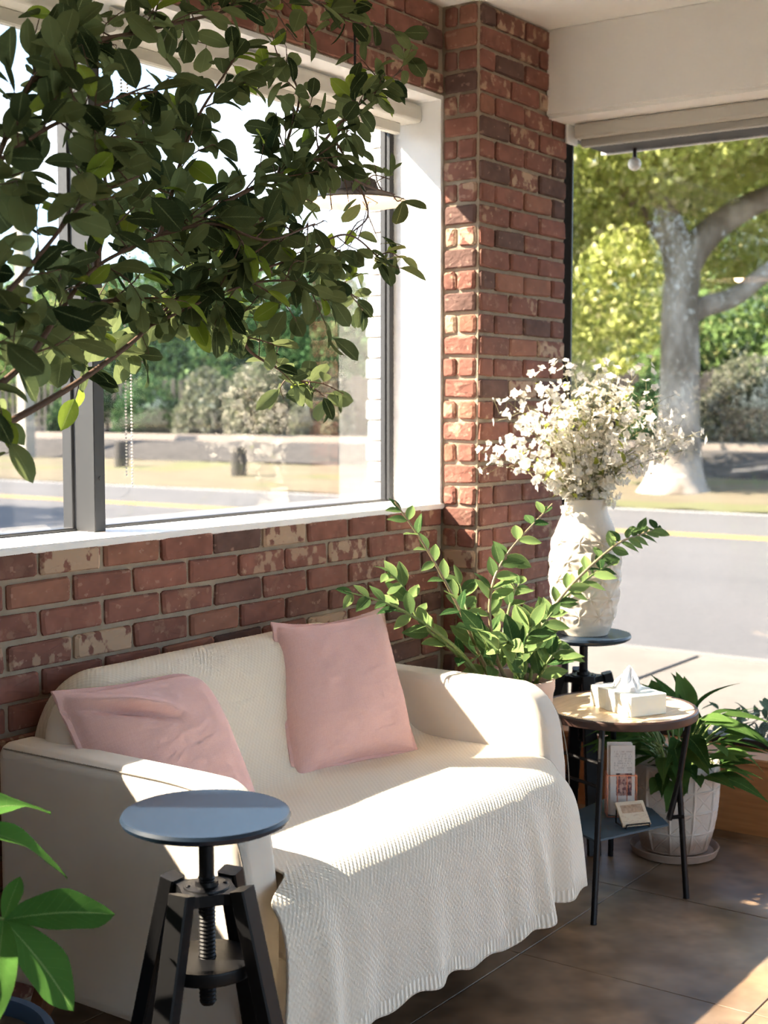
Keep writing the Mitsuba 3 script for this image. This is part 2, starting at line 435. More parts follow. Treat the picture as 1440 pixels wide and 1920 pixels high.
def brick_mesh(L, H, D, r):
    """One brick, face towards -y: back at y = 0, face at y = -D; corners chipped, edges worn."""
    c = 0.006
    a, h = L / 2, H / 2
    o = [(-a + c, -h), (a - c, -h), (a, -h + c), (a, h - c), (a - c, h), (-a + c, h), (-a, h - c), (-a, -h + c)]
    j = lambda s: r.uniform(-s, s)
    ring = [(x + j(0.0026), z + j(0.0020)) for x, z in o]
    back = [(x, 0.0, z) for x, z in ring]
    mid = [(x, -D + 0.0045 + j(0.001), z) for x, z in ring]
    top = [(x * (1 - 0.009 / L) * 1.0 - math.copysign(0.0035, x), -D + j(0.0012), z - math.copysign(0.0038, z)) for x, z in ring]
    v = back + mid + top + [(0, -D - 0.0006, 0)]
    f = []
    for k in range(2):
        for i in range(8):
            q = [k * 8 + i, k * 8 + (i + 1) % 8, k * 8 + 8 + (i + 1) % 8, k * 8 + 8 + i]
            f += [[q[0], q[1], q[2]], [q[0], q[2], q[3]]]
    f += [[16 + i, 16 + (i + 1) % 8, 24] for i in range(8)]
    return trimesh.Trimesh(v, f, process=False)


_bricks = {}
TONES = [(0.05, 0), (0.22, 0.08), (0.35, 0.15), (0.5, 0), (0.6, 0.15), (0.72, 0.08), (0.95, 0), (0.4, 0.5), (0.5, 1.0), (0.45, 0.1), (0.65, 0)]


def brick(parent, o, L, facing, r, H=0.0568):
    """A brick centred on o (on the wall's face line); facing: -y ('y') or -x ('x')."""
    t = r.randrange(len(TONES))
    if t in (7, 8) and r.random() < 0.55:
        t = 3
    kind = (round(L, 3), t)
    if kind not in _bricks:
        m = brick_mesh(L, H, 0.016, random.Random(int(kind[0] * 1000) * 31 + t))
        _bricks[kind] = mikit.ply(m, 'm_brick', smooth=False, uv=np.tile(list(TONES[t]), (len(m.vertices), 1)))
    m = np.eye(4) if facing == 'y' else rot([0, 0, 1], -math.pi / 2)
    m = m @ rot([0, 1, 0], r.uniform(-0.006, 0.006))
    m[:3, 3] = np.asarray(o)
    m[1 if facing == 'y' else 0, 3] += 0.010 + r.uniform(-0.002, 0.003)
    add('brick', _bricks[kind], 'm_brick', parent, tw=m)


MOD = 0.1944
for k in range(-14, 24):
    z = Z0 + COURSE * (k + 0.5)
    if 1 <= k < 20:
        continue
    off = 0.0 if k % 2 == 0 else MOD / 2
    for i in range(0, 18 if -8 <= k < 1 or k >= 20 else 11):
        xr = X0 - 0.123 + MOD - off - MOD * i
        x1, x0 = min(xr - 0.0055, X0 - 0.006), xr - MOD + 0.0055
        if x1 - x0 < 0.03 or x0 < -3.15 or (k < -8 and x0 < -2.1):
            continue
        brick('wall_left', ((x0 + x1) / 2, Y0, z), round(x1 - x0, 3), 'y', rb)
rp = random.Random(5)
for k in range(-14, 24):
    z = Z0 + COURSE * (k + 0.5)
    even = k % 2 == 0
    for y0, y1 in ((YP + 0.012, Y0 - 0.004),) if even else ((Y0 - 0.048, Y0 - 0.004), (YP + 0.012, Y0 - 0.057)):
        brick('wall_corner', (X0, (y0 + y1) / 2, z), round(y1 - y0, 3), 'x', rp)
    edges = [0.0, 0.184, 0.374, 0.566] if even else [0.0, 0.090, 0.277, 0.467, 0.566]
    for a, b in zip(edges[:-1], edges[1:]):
        brick('wall_corner', (X0 + (a + b) / 2 + 0.002, YP - 0.001, z), round(b - a - 0.010, 3), 'y', rp)
# painted bricks of the reveal outside the glass
for k in range(1, 23):
    w = 0.066 if k % 2 else 0.058
    add('painted_brick', box(X0 - 0.012, X0 + 0.004, 0.306, 0.314 + w, Z0 + COURSE * k + 0.003, Z0 + COURSE * (k + 1) - 0.003, 0.004), 'm_painted_brick', 'wall_corner', smooth=False)

# window 1: the wide window over the sofa
GY = 0.287
w1 = tag(key('window_1'), kind='structure')
add('sill', box(WL, X0 + 0.006, Y0 - 0.006, GY, SILL - 0.019, SILL, 0.003), 'm_white_trim', w1, smooth=False)
add('jamb', box(X0 - 0.012, X0 + 0.0035, Y0 + 0.003, GY + 0.01, SILL, HEAD), 'm_white_trim', w1, smooth=False)
add('jamb', box(WL, WL + 0.012, Y0 + 0.003, GY + 0.01, SILL, HEAD), 'm_white_trim', w1, smooth=False)
add('head', cat(box(WL, X0, Y0 + 0.002, GY + 0.01, HEAD - 0.012, HEAD + 0.002), box(WL, X0 - 0.005, Y0 + 0.10, GY + 0.01, HEAD - 0.036, HEAD - 0.01)), 'm_white_trim', w1, smooth=False)
add('frame_bottom', box(WL, X0, GY - 0.012, GY + 0.035, SILL - 0.005, SILL + 0.008, 0.002), 'm_aluminium', w1, smooth=False)
add('frame_top', box(WL, X0, GY - 0.03, GY + 0.035, 2.29, 2.33, 0.002), 'm_aluminium', w1, smooth=False)
for x0, x1 in ((X0 - 0.034, X0 - 0.011), (WL + 0.011, WL + 0.04)):
    add('frame_side', cat(box(x0, x1, GY - 0.022, GY - 0.008, SILL, 2.32, 0.002), box(x0, x1, GY - 0.004, GY + 0.018, SILL, 2.32, 0.002)), 'm_aluminium', w1, smooth=False)
XM = (-1.262, -2.46)
for xm in XM:
    add('mullion', cat(box(xm, xm + 0.036, GY - 0.080, GY - 0.004, SILL, 2.33, 0.002), box(xm - 0.006, xm + 0.042, GY - 0.006, GY + 0.03, SILL, 2.33, 0.002)), 'm_aluminium', w1, smooth=False)
    bolt = trimesh.creation.cylinder(radius=0.005, height=0.004, sections=12)
    bolt.apply_transform(rot([1, 0, 0], math.pi / 2))
    bolt.apply_translation([xm + 0.018, GY - 0.081, 1.195])
    add('bolt', bolt, 'm_aluminium', 'window_1__mullion' if xm > -2 else 'window_1__mullion_001')
for x0, x1 in ((XM[0] + 0.03, X0 - 0.03), (XM[1] + 0.03, XM[0] + 0.006), (WL + 0.03, XM[1] + 0.006)):
    v = np.array([[x0, GY, SILL + 0.003], [x1, GY, SILL + 0.003], [x1, GY, 2.31], [x0, GY, 2.31]])
    add('pane', trimesh.Trimesh(v, [[0, 1, 2], [0, 2, 3]], process=False), 'm_glass', w1, smooth=False)


def roller_blind(name, label, x0, x1):
    t = thing(name, label, 'roller blind')
    prof = roundrect(Y0 + 0.075, Y0 + 0.165, 2.278, 2.341, [0.012, 0.004, 0.004, 0.03])
    m = loft_profile(prof, x1 - x0, 0.002, 2)
    m.apply_translation([(x0 + x1) / 2, 0, 0])
    add('cassette', m, 'm_blind', t)
    add('hem_bar', box(x0 + 0.02, x1 - 0.03, Y0 + 0.135, Y0 + 0.16, 2.244, 2.28, 0.004), 'm_blind', t, smooth=False)
    for dx, z0, dy in ((0.052, 1.20, 0.0), (0.080, 1.17, 0.008)):
        pts = [(x0 + dx, Y0 + 0.115 + dy, z) for z in np.arange(z0, 2.29, 0.0085)]
        b = trimesh.creation.icosphere(subdivisions=0, radius=0.0034)
        add('bead_chain', cat(*[(b.vertices + np.array(p), b.faces) for p in pts]), 'm_chain', t)
    return t


roller_blind('roller_blind', 'cream roller blind rolled up above the brick-framed window pane over the pink pillows', XM[0] + 0.045, X0 - 0.014)
roller_blind('roller_blind', 'cream roller blind rolled up behind the leafy tree, left of the window mullion', XM[1] + 0.045, XM[0] - 0.01)

# window 2: the shop window on the right, standing on a low wooden kerb
w2 = tag(key('window_2'), kind='structure')
GX = 0.755
YB = YP - 0.002
add('frame_side', box(0.746, 0.758, YB + 0.004, YB + 0.05, 0.25, 2.35, 0.002), 'm_frame_black', w2, smooth=False)
add('frame_bottom', box(0.735, 0.80, -4.9, YB - 0.016, 0.25, 0.275, 0.002), 'm_frame_black', w2, smooth=False)
add('frame_top', box(0.74, 0.80, -4.9, YB - 0.016, 2.30, 2.35, 0.002), 'm_blind_band', w2, smooth=False)
add('mullion', box(0.725, 0.80, -2.475, -2.425, 0.25, 2.35, 0.002), 'm_frame_black', w2, smooth=False)
for y0, y1 in ((-2.43, YB + 0.02), (-4.9, -2.47)):
    v = np.array([[GX - 0.003, y0, 0.27], [GX - 0.003, y1, 0.27], [GX - 0.003, y1, 2.33], [GX - 0.003, y0, 2.33]])
    add('pane', trimesh.Trimesh(v, [[0, 1, 2], [0, 2, 3]], process=False), 'm_glass', w2, smooth=False)
t1 = struct('trim_1', box(0.602, 0.80, -4.9, YB - 0.003, -0.14, 0.225), 'm_kerb_wood', smooth=False)
add('cap', box(0.590, 0.81, -4.9, YB - 0.003, 0.225, 0.25, 0.005), 'm_kerb_wood', t1, smooth=False)
t = thing('roller_blind', 'grey roller blind rolled up under the white header of the right window', 'roller blind')
m = loft_profile(roundrect(0.672, 0.745, 2.287, 2.339, [0.012, 0.004, 0.004, 0.012]), 4.7, 0.003, 2)
v = m.vertices.copy()
m.vertices = np.column_stack([v[:, 1], v[:, 0] - 2.37 + YB - 0.02, v[:, 2]])
m.invert()
add('cassette', m, 'm_blind', t)
add('hem_bar', box(0.70, 0.735, -4.6, YB - 0.05, 2.263, 2.290, 0.004), 'm_blind_band', t, smooth=False)
add('bracket', box(0.667, 0.745, YB - 0.018, YB - 0.006, 2.275, 2.342, 0.004), 'm_white_trim', t, smooth=False)
# roof overhang outside the right window
e = struct('trim_2', box(0.80, 1.43, -6.2, 0.16, 2.376, 2.52), 'm_eave', smooth=False)
add('fascia', box(1.43, 1.45, -6.2, 0.18, 2.371, 2.53), 'm_eave_white', e, smooth=False)

# ---------------------------------------------------------------- sofa
SX0, SX1 = -1.725, -0.44


def arm_outline():
    p = [(0.035, 0.12), (0.035, 0.60)]
    p += [(0.005 + 0.03 * math.cos(a) * 1.0, 0.62 + 0.03 * math.sin(a)) for a in np.radians(np.linspace(0, 90, 5))]
    p += [(y, 0.65) for y in np.linspace(-0.06, -0.50, 9)]
    p += [(-0.55 - 0.125 * math.sin(a), 0.65 - 0.15 * (1 - math.cos(a))) for a in np.radians(np.linspace(8, 78, 10))]
    p += [(-0.684, 0.44), (-0.688, 0.34), (-0.684, 0.24), (-0.672, 0.12)]
    p += [(y, 0.12) for y in np.linspace(-0.55, -0.05, 5)]
    return np.array(p)


sofa = thing('sofa', 'cream two-seat fabric sofa with rounded arms along the brick wall', 'sofa')
ao = arm_outline()
for cx, sgn in ((SX0 + 0.055, -1), (SX1 - 0.055, 1)):
    m = loft_profile(ao, 0.11, 0.032, 5)
    m.apply_translation([cx, 0, 0])
    a = add('arm', m, 'm_sofa', sofa, smooth=60)
    seam = [(cx + sgn * 0.050, y * 0.992 - 0.002, z - 0.010) for y, z in curve([(0.01, 0.648), (-0.3, 0.651), (-0.5, 0.650), (-0.60, 0.632), (-0.655, 0.575), (-0.684, 0.47), (-0.690, 0.34), (-0.678, 0.14)], 40)]
    add('seam', tube(seam, 0.0016, 5), 'm_dark_line', a)
bo = roundrect(-1.66, -0.50, 0.13, 0.755, [0.02, 0.02, 0.14, 0.14], 9)
m = loft_profile(bo, 0.12, 0.05, 5)
v = m.vertices.copy()
m.vertices = np.column_stack([v[:, 1], v[:, 0] - 0.055 - 0.25 * (0.74 - v[:, 2]), v[:, 2]])
m.vertices[:, 1] = np.minimum(m.vertices[:, 1], 0.03)
trimesh.repair.fix_normals(m)
add('backrest', m, 'm_sofa', sofa, smooth=60)
add('base', box(SX0 + 0.10, SX1 - 0.10, -0.665, 0.0, 0.13, 0.30, 0.01), 'm_sofa', sofa, smooth=False)
m = loft_profile(roundrect(-0.735, -0.16, 0.28, 0.452, [0.03, 0.03, 0.03, 0.05], 6), 1.06, 0.04, 5)
m.apply_translation([(SX0 + SX1) / 2, 0, 0])
add('seat_cushion', m, 'm_sofa', sofa, smooth=60)
for x, y, dx, dy in ((SX1 - 0.075, -0.60, 0.055, -0.045), (SX0 + 0.075, -0.60, -0.055, -0.045), (SX1 - 0.075, -0.06, 0.045, 0.03), (SX0 + 0.075, -0.06, -0.045, 0.03)):
    add('leg', bar((x, y, 0.135), (x + dx, y + dy, 0.0), 0.052, 0.052, (1, 0, 0), 0.006, 0.034, 0.034), 'm_leg_wood', sofa, smooth=False)

# the knitted throw over back, seat and front
rt = np.random.RandomState(4)
path = curve([(0.040, 0.62), (0.036, 0.72), (0.010, 0.765), (-0.045, 0.775), (-0.100, 0.750), (-0.150, 0.68), (-0.205, 0.56), (-0.252, 0.492), (-0.31, 0.468),
              (-0.42, 0.466), (-0.55, 0.468), (-0.66, 0.466), (-0.715, 0.455), (-0.752, 0.425), (-0.775, 0.375), (-0.788, 0.30), (-0.796, 0.22), (-0.802, 0.150)], 400)
seg = np.linalg.norm(np.diff(path, axis=0), axis=1)
arc = np.concatenate([[0], np.cumsum(seg)])
arc *= 1.5 / arc[-1]
nu, nv = 300, 260
s = np.linspace(0, 1.5, nv)
PY, PZ = np.interp(s, arc, path[:, 0]), np.interp(s, arc, path[:, 1])
uu = np.linspace(0, 1, nu)
d_front = np.clip((-PY - 0.676) / 0.06, 0, 1) * (s > 0.7)
d_front = d_front * d_front * (3 - 2 * d_front)
xl = -1.612 - 0.098 * d_front
xr = -0.548 + 0.010 * d_front
X = xl[:, None] + (xr - xl)[:, None] * uu[None]
Y = np.repeat(PY[:, None], nu, 1)
Z = np.repeat(PZ[:, None], nu, 1)
down = np.clip((s - 1.12) / 0.38, 0, 1)[:, None]
# the back's rounded shoulders
for xc, sg in ((-1.612, 1), (-0.548, -1)):
    q = np.clip(1 - (X - xc) * sg / 0.13, 0, 1)
    drop = 0.13 * (1 - np.sqrt(np.clip(1 - q * q, 0, 1)))
    Z = Z - drop * np.clip((PZ[:, None] - 0.60) / 0.12, 0, 1) * (s[:, None] < 0.6)
# seat: a little higher beside the arms, soft unevenness
seatw = np.clip((s - 0.42) / 0.1, 0, 1)[:, None] * np.clip((1.12 - s) / 0.1, 0, 1)[:, None]
Z = Z + seatw * 0.012 * (np.exp(-((X - xr[:, None]) / 0.05) ** 2) + np.exp(-((X - xl[:, None]) / 0.05) ** 2))
pn = np.stack([X * 5, Y * 5, Z * 5], -1)
Z = Z + seatw * 0.008 * (meshkit.fbm(pn, 3, 1) - 0.5)
Y = Y + (s[:, None] > 0.15) * (s[:, None] < 0.42) * 0.010 * (meshkit.fbm(pn * 1.3, 3, 8) - 0.5)
# hanging folds
fold = 0.5 * np.sin(X * 17 + 1.2) + 0.35 * np.sin(X * 31 + 0.3) + 0.2 * np.sin(X * 53 + 2)
fold = fold - 2.6 * np.exp(-((X + 0.80) / 0.035) ** 2) + 1.5 * np.exp(-((X + 0.71) / 0.05) ** 2) - 2.2 * np.exp(-((X + 1.60) / 0.03) ** 2)
Y = Y + down ** 1.3 * 0.013 * fold
X = X - 0.055 * down ** 1.5 * (1 - uu[None]) ** 5
X = X + down ** 2 * (0.010 * np.sin(X * 23) + 0.05 * (uu[None] - 0.55) * 0.6)
Z = Z + down ** 2 * (0.010 * np.sin(X * 9 + 1.0) + 0.006 * np.sin(X * 41))
# right front corner folds back round the arm
rc = np.clip((X + 0.64) / 0.10, 0, 1.2)
Y = Y + d_front[:, None] * rc ** 2 * 0.022
Z = Z - d_front[:, None] * rc ** 2 * 0.020 * (1 - down)
top = np.stack([X, Y, Z], -1)
gm = grid_mesh(top)
nn = np.array(trimesh.Trimesh(gm.vertices, gm.faces, process=False).vertex_normals).reshape(top.shape)
# thickness, closed at the edges
bot = top - nn * 0.005
nT = nu * nv
fi = np.asarray(gm.faces)
edge = [(0, j) for j in range(nu)] + [(i, nu - 1) for i in range(1, nv)] + [(nv - 1, j) for j in range(nu - 2, -1, -1)] + [(i, 0) for i in range(nv - 2, 0, -1)]
ei = np.array([i * nu + j for i, j in edge])
e2 = np.roll(ei, -1)
allf = np.vstack([fi, fi[:, ::-1] + nT, np.column_stack([ei, ei + nT, e2]), np.column_stack([e2, ei + nT, e2 + nT])])
uvt = np.stack([X + 2.0, np.repeat(s[:, None], nu, 1)], -1).reshape(-1, 2)
thr = trimesh.Trimesh(np.vstack([top.reshape(-1, 3), bot.reshape(-1, 3)]), allf, process=False)
tb = add('throw_blanket', thr, 'm_knit', uv=np.vstack([uvt, uvt]))
tag(tb, 'cream knitted throw blanket draped over the back, seat and front of the sofa', 'blanket')


# ---------------------------------------------------------------- pillows
def pillow_mesh(size, thick, n=90, fold=None, seed=1, back=0.95):
    a = np.linspace(-1, 1, n)
    A, B = np.meshgrid(a, a, indexing='ij')
    A = np.sign(A) * (1 - (1 - np.abs(A)) ** 1.3)
    B = np.sign(B) * (1 - (1 - np.abs(B)) ** 1.3)
    inner = 0.93
    ca, cb = np.clip(np.abs(A) / inner, 0, 1), np.clip(np.abs(B) / inner, 0, 1)
    h = thick / 2 * ((1 - ca ** 2.4) * (1 - cb ** 2.4)) ** 0.46
    pn = np.stack([A * 2.2, B * 2.2, np.full_like(A, seed)], -1)
    h = h * (0.92 + 0.22 * meshkit.fbm(pn, 3, seed))
    # sides drawn in between the corners
    sx = 1 - 0.055 * (1 - B ** 2) ** 1.0 * np.abs(A) ** 2
    sy = 1 - 0.115 * (1 - A ** 2) ** 1.0 * np.abs(B) ** 2
    U, V = A * sx * size / 2, B * sy * size / 2
    if fold is not None:
        h = h + fold(A, B)
    flange = 0.0025
    top = np.stack([U, V, h + flange], -1)
    bot = np.stack([U, V, -h * back - flange], -1)
    wob = 0.006 * (meshkit.fbm(np.stack([A * 4, B * 4, A * 0 + 9], -1), 2, seed) - 0.5) * (np.maximum(np.abs(A), np.abs(B)) > 0.9)
    top[..., 2] += wob
    bot[..., 2] += wob
    g = grid_mesh(top)
    f = np.asarray(g.faces)
    N = n * n
    edge = [(0, j) for j in range(n)] + [(i, n - 1) for i in range(1, n)] + [(n - 1, j) for j in range(n - 2, -1, -1)] + [(i, 0) for i in range(n - 2, 0, -1)]
    ei = np.array([i * n + j for i, j in edge])
    e2 = np.roll(ei, -1)
    F_ = np.vstack([f, f[:, ::-1] + N, np.column_stack([ei, ei + N, e2]), np.column_stack([e2, ei + N, e2 + N])])
    uv = np.stack([A, B], -1).reshape(-1, 2)
    return trimesh.Trimesh(np.vstack([top.reshape(-1, 3), bot.reshape(-1, 3)]), F_, process=False), np.vstack([uv, uv])


def place(m, x, y, o):
    """Local x, y to the given world axes (z = x cross y)."""
    z = nrm(np.cross(x, y))
    m.vertices = m.vertices[:, :1] * np.asarray(x) + m.vertices[:, 1:2] * np.asarray(y) + m.vertices[:, 2:] * z + np.asarray(o)
    return m


m, uv = pillow_mesh(0.435, 0.155, seed=2, back=0.35)
_q = m.vertices
_q[:, 0] += 0.034 * np.clip(_q[:, 1] / 0.2, 0, 1) * np.clip(-_q[:, 0] / 0.2, 0, 1)
e1, e2_ = nrm([0.985, -0.19, 0.0]), np.array([0.345, 0.52, 0.83])
place(m, e1, e2_, (-0.797, -0.203, 0.634))
k = add('pillow', m, 'm_pink', uv=uv)
tag(k, 'square pink linen pillow standing upright on the sofa seat near the far arm', 'pillow')


def crease(A, B):
    d = (B - 0.80) + 0.42 * (A + 0.75)
    return (A < 0.15) * np.clip(1 - np.abs(A + 0.45) / 0.6, 0, 1) * (0.022 * np.exp(-(d / 0.06) ** 2) - 0.034 * np.exp(-((d + 0.13) / 0.06) ** 2))


m, uv = pillow_mesh(0.45, 0.16, fold=crease, seed=6, back=0.4)
q = m.vertices
a_, b_ = q[:, 0] / 0.225, q[:, 1] / 0.225
q[:, 1] -= 0.060 * np.clip(a_, 0, 1) ** 3 * np.clip(b_, 0, 1) ** 3
q[:, 0] -= 0.050 * np.clip(a_, 0, 1) ** 3 * np.clip(b_, 0, 1) ** 3
q[:, 2] -= 0.05 * np.clip(-a_ - 0.2, 0, 1) ** 2
place(m, nrm([0.985, -0.06, 0.0]) * 0.93, np.array([0.0, 0.46, 0.84]), (-1.463, -0.232, 0.592))
k = add('pillow', m, 'm_pink', uv=uv)
tag(k, 'pink linen pillow slumped with a creased corner behind the near arm of the sofa', 'pillow')


# ---------------------------------------------------------------- stools
def stool(cx, cy, zs, a0, label):
    t = thing('stool', label, 'stool')
    o = np.array([cx, cy, 0])
    seat = lathe([(0, zs - 0.020), (0.135, zs - 0.020), (0.147, zs - 0.014), (0.150, zs - 0.007), (0.147, zs - 0.001), (0.140, zs + 0.0005), (0.130, zs - 0.0015), (0, zs - 0.0022)], 72)
    add('seat', seat.apply_translation(o), 'm_black_seat', t, smooth=40)
    post = lathe([(0, zs - 0.02), (0.0165, zs - 0.02), (0.0165, zs - 0.025), (0.0135, zs - 0.03), (0.0135, zs - 0.115)], 24)
    add('post', post.apply_translation(o), 'm_black_metal', t, smooth=40)
    zz, prof = zs - 0.115, []
    while zz > zs - 0.34:
        prof += [(0.0135, zz), (0.0155, zz - 0.003), (0.0135, zz - 0.006)]
        zz -= 0.007
    add('screw', lathe(prof + [(0.012, zz - 0.002), (0, zz - 0.003)], 24).apply_translation(o), 'm_black_metal', t, smooth=False)
    hub = zs - 0.135
    ring = []
    for k in range(4):                       # cross plate between the leg tops
        for da, r in ((-0.36, 0.052), (-0.20, 0.062), (-0.16, 0.078), (0.16, 0.078), (0.20, 0.062), (0.36, 0.052)):
            an = a0 + k * math.pi / 2 + da
            ring.append((r * math.cos(an), r * math.sin(an)))
    from shapely.geometry import Polygon
    plate = trimesh.creation.extrude_polygon(Polygon(ring), 0.020, engine='earcut')
    plate.apply_translation(o + [0, 0, hub - 0.020])
    add('cross_plate', plate, 'm_black_paint', t, smooth=False)
    add('flange', lathe([(0.014, hub + 0.012), (0.020, hub + 0.012), (0.021, hub + 0.004), (0.040, hub + 0.003), (0.041, hub)], 40).apply_translation(o), 'm_black_metal', t, smooth=30)
    for k in range(2):
        an = a0 + math.pi / 4 + k * math.pi
        b = trimesh.creation.icosphere(subdivisions=1, radius=0.004)
        b.vertices[:, 2] *= 0.6
        add('bolt', b.apply_translation(o + [0.033 * math.cos(an), 0.033 * math.sin(an), hub + 0.004]), 'm_black_metal', t)
    add('ring_plate', lathe([(0.016, zs - 0.262), (0.082, zs - 0.262), (0.084, zs - 0.266), (0.084, zs - 0.282), (0.082, zs - 0.286), (0.016, zs - 0.286), (0.016, zs - 0.262)], 48).apply_translation(o), 'm_black_paint', t, smooth=30)
    for k in range(4):
        an = a0 + k * math.pi / 2
        d = np.array([math.cos(an), math.sin(an), 0])
        sd = np.array([-d[1], d[0], 0])
        add('leg', bar(o + d * 0.074 + [0, 0, hub + 0.008], o + d * 0.205, 0.040, 0.030, sd, 0.003), 'm_black_paint', t, smooth=False)
    return t


stool(-1.868, -0.716, 0.66, math.radians(98), 'round black adjustable stool standing in front of the near sofa arm')
stool(0.285, -0.352, 0.655, math.radians(38), 'round black stool under the white flower vase by the right window')

# ---------------------------------------------------------------- side table and what stands in it
TC, TR, TZ = np.array([-0.055, -0.642, 0]), 0.222, 0.515
t = thing('side_table', 'round side table with pale oak top and thin black legs beside the sofa', 'side table')
add('tabletop', lathe([(0, TZ - 0.012), (TR - 0.012, TZ - 0.012), (TR - 0.012, TZ), (0, TZ)], 80).apply_translation(TC), 'm_oak', t, smooth=30)
add('rim', lathe([(TR - 0.012, TZ - 0.022), (TR - 0.002, TZ - 0.022), (TR, TZ - 0.018), (TR, TZ - 0.002), (TR - 0.003, TZ + 0.002), (TR - 0.010, TZ + 0.002), (TR - 0.012, TZ), (TR - 0.012, TZ - 0.022)], 80).apply_translation(TC), 'm_dark_rim', t, smooth=30)
zu = TZ - 0.02
legs = [((-0.262, -0.690, zu), (-0.392, -0.736, 0)), ((-0.205, -0.520, zu), (-0.250, -0.470, 0)), ((-0.043, -0.822, 0.325), (-0.061, -0.857, 0)), ((0.10, -0.55, zu), (0.150, -0.520, 0))]
for a, b in legs:
    add('leg', tube([a, b], 0.0085, 10), 'm_black_metal', t, smooth=40)
add('strut', tube([(-0.020, -0.838, zu), (-0.043, -0.822, 0.325), (-0.066, -0.803, 0.215)], 0.0085, 10), 'm_black_metal', t, smooth=40)
add('strut', tube([(-0.066, -0.803, 0.222), (-0.049, -0.842, 0.228)], 0.006, 8), 'm_black_metal', t, smooth=40)
for z in (0.405, 0.345):
    a, b = np.array(legs[0]), np.array(legs[1])
    f_ = (zu - z) / zu
    add('rung', tube([a[0] + (a[1] - a[0]) * f_, b[0] + (b[1] - b[0]) * f_], 0.005, 8), 'm_black_metal', t, smooth=40)
sh = np.array([(-0.315, -0.700), (-0.215, -0.520), (0.115, -0.545), (0.05, -0.70), (-0.060, -0.800)])
from shapely.geometry import Polygon as _Poly
shelf = trimesh.creation.extrude_polygon(_Poly(sh), 0.006, engine='earcut')
add('shelf', shelf.apply_translation([0, 0, 0.196]), 'm_teal', t, smooth=False)
SZ = 0.2025

# wire basket with leaflets: local x along its width, y into depth
BX, BY = nrm([0.55, -0.80, 0]), nrm([0.80, 0.55, 0])
BO = np.array([-0.085, -0.668, SZ])
BW, BD, BH = 0.082, 0.050, 0.122


def bp(x, y, z):
    return BO + BX * x + BY * y + np.array([0, 0, z])


t = thing('wire_basket', 'copper wire basket holding leaflets on the lower shelf of the side table', 'basket')
cnr = [(-BW / 2, 0), (BW / 2, 0), (BW / 2, BD), (-BW / 2, BD)]
for z in (0.002, BH):
    add('hoop', tube([bp(x, y, z) for x, y in cnr], 0.0016, 6, closed=True), 'm_copper', t)
for x, y in [(-BW / 2, 0), (-BW / 6, 0), (BW / 6, 0), (BW / 2, 0), (BW / 2, BD / 2), (BW / 2, BD), (BW / 6, BD), (-BW / 6, BD), (-BW / 2, BD), (-BW / 2, BD / 2)]:
    add('wire', tube([bp(x, y, 0.002), bp(x, y, BH)], 0.0013, 6), 'm_copper', t)
for x in (-BW / 6, BW / 6):
    add('wire', tube([bp(x, 0, 0.002), bp(x, BD, 0.002)], 0.0013, 6), 'm_copper', t)


def leaflet_print(p, n, uv):
    u, v = uv.x, uv.y
    c = mi.Color3f(0.80, 0.76, 0.70)
    lines = smoothstep(0.35, 0.6, dr.abs(dr.sin(v * 95))) * smoothstep(0.35, 0.55, noise(u * 26, dr.floor(v * 30))) * dr.select((u > 0.14) & (u < 0.88), 1.0, 0.0)
    c = mix(c, (0.42, 0.38, 0.34), lines * 0.55 * dr.select(((v > 0.62) & (v < 0.93)) | (v < 0.2), 1.0, 0.0))
    ph = mix((0.20, 0.06, 0.07), (0.62, 0.40, 0.33), smoothstep(0.35, 0.7, fbm(u * 9, v * 24, 2.0, 3)))
    ph = mix(ph, (0.06, 0.03, 0.04), smoothstep(0.55, 0.75, fbm(u * 11 + 5, v * 22, 6.0, 2)))
    return mix(c, ph, dr.select((u > 0.24) & (u < 0.88) & (v > 0.28) & (v < 0.60), 1.0, 0.0))


mat('m_leaflet', proc(leaflet_print), 0.5)
for i, (dy, tilt, dx, h) in enumerate(((0.012, 0.03, 0.003, 0.205), (0.020, 0.05, -0.005, 0.212), (0.028, 0.02, -0.002, 0.208))):
    W_ = 0.070
    v, uvq = [], []
    for yy, zz in ((0, 0.004), (0, h)):
        for xx in (-W_ / 2, W_ / 2):
            for th in (0.0, 0.0022):
                v.append(bp(xx + dx, dy + th + tilt * zz, zz))
                uvq.append((xx / W_ + 0.5 if th == 0 else 0.05, (zz - 0.004) / (h - 0.004)))
    f = [[0, 2, 6], [0, 6, 4], [1, 7, 3], [1, 5, 7], [0, 4, 5], [0, 5, 1], [2, 3, 7], [2, 7, 6], [4, 6, 7], [4, 7, 5], [0, 1, 3], [0, 3, 2]]
    mm = trimesh.Trimesh(np.array(v), f, process=False)
    k = key('leaflet')
    scene[k] = mikit.ply(mm, 'm_leaflet', smooth=False, uv=np.array(uvq))
    tag(k, 'printed leaflet standing in the copper wire basket, ' + ('front one with a red flower photo', 'middle one behind the red photo leaflet', 'rearmost one of the three')[i], 'leaflet', 'leaflets in the wire basket')

# card holder with a business card
CX, CY = nrm([0.80, -0.60, 0]), nrm([0.60, 0.80, 0])
CO = np.array([-0.150, -0.742, SZ])


def cp(x, y, z):
    return CO + CX * x + CY * y + np.array([0, 0, z])


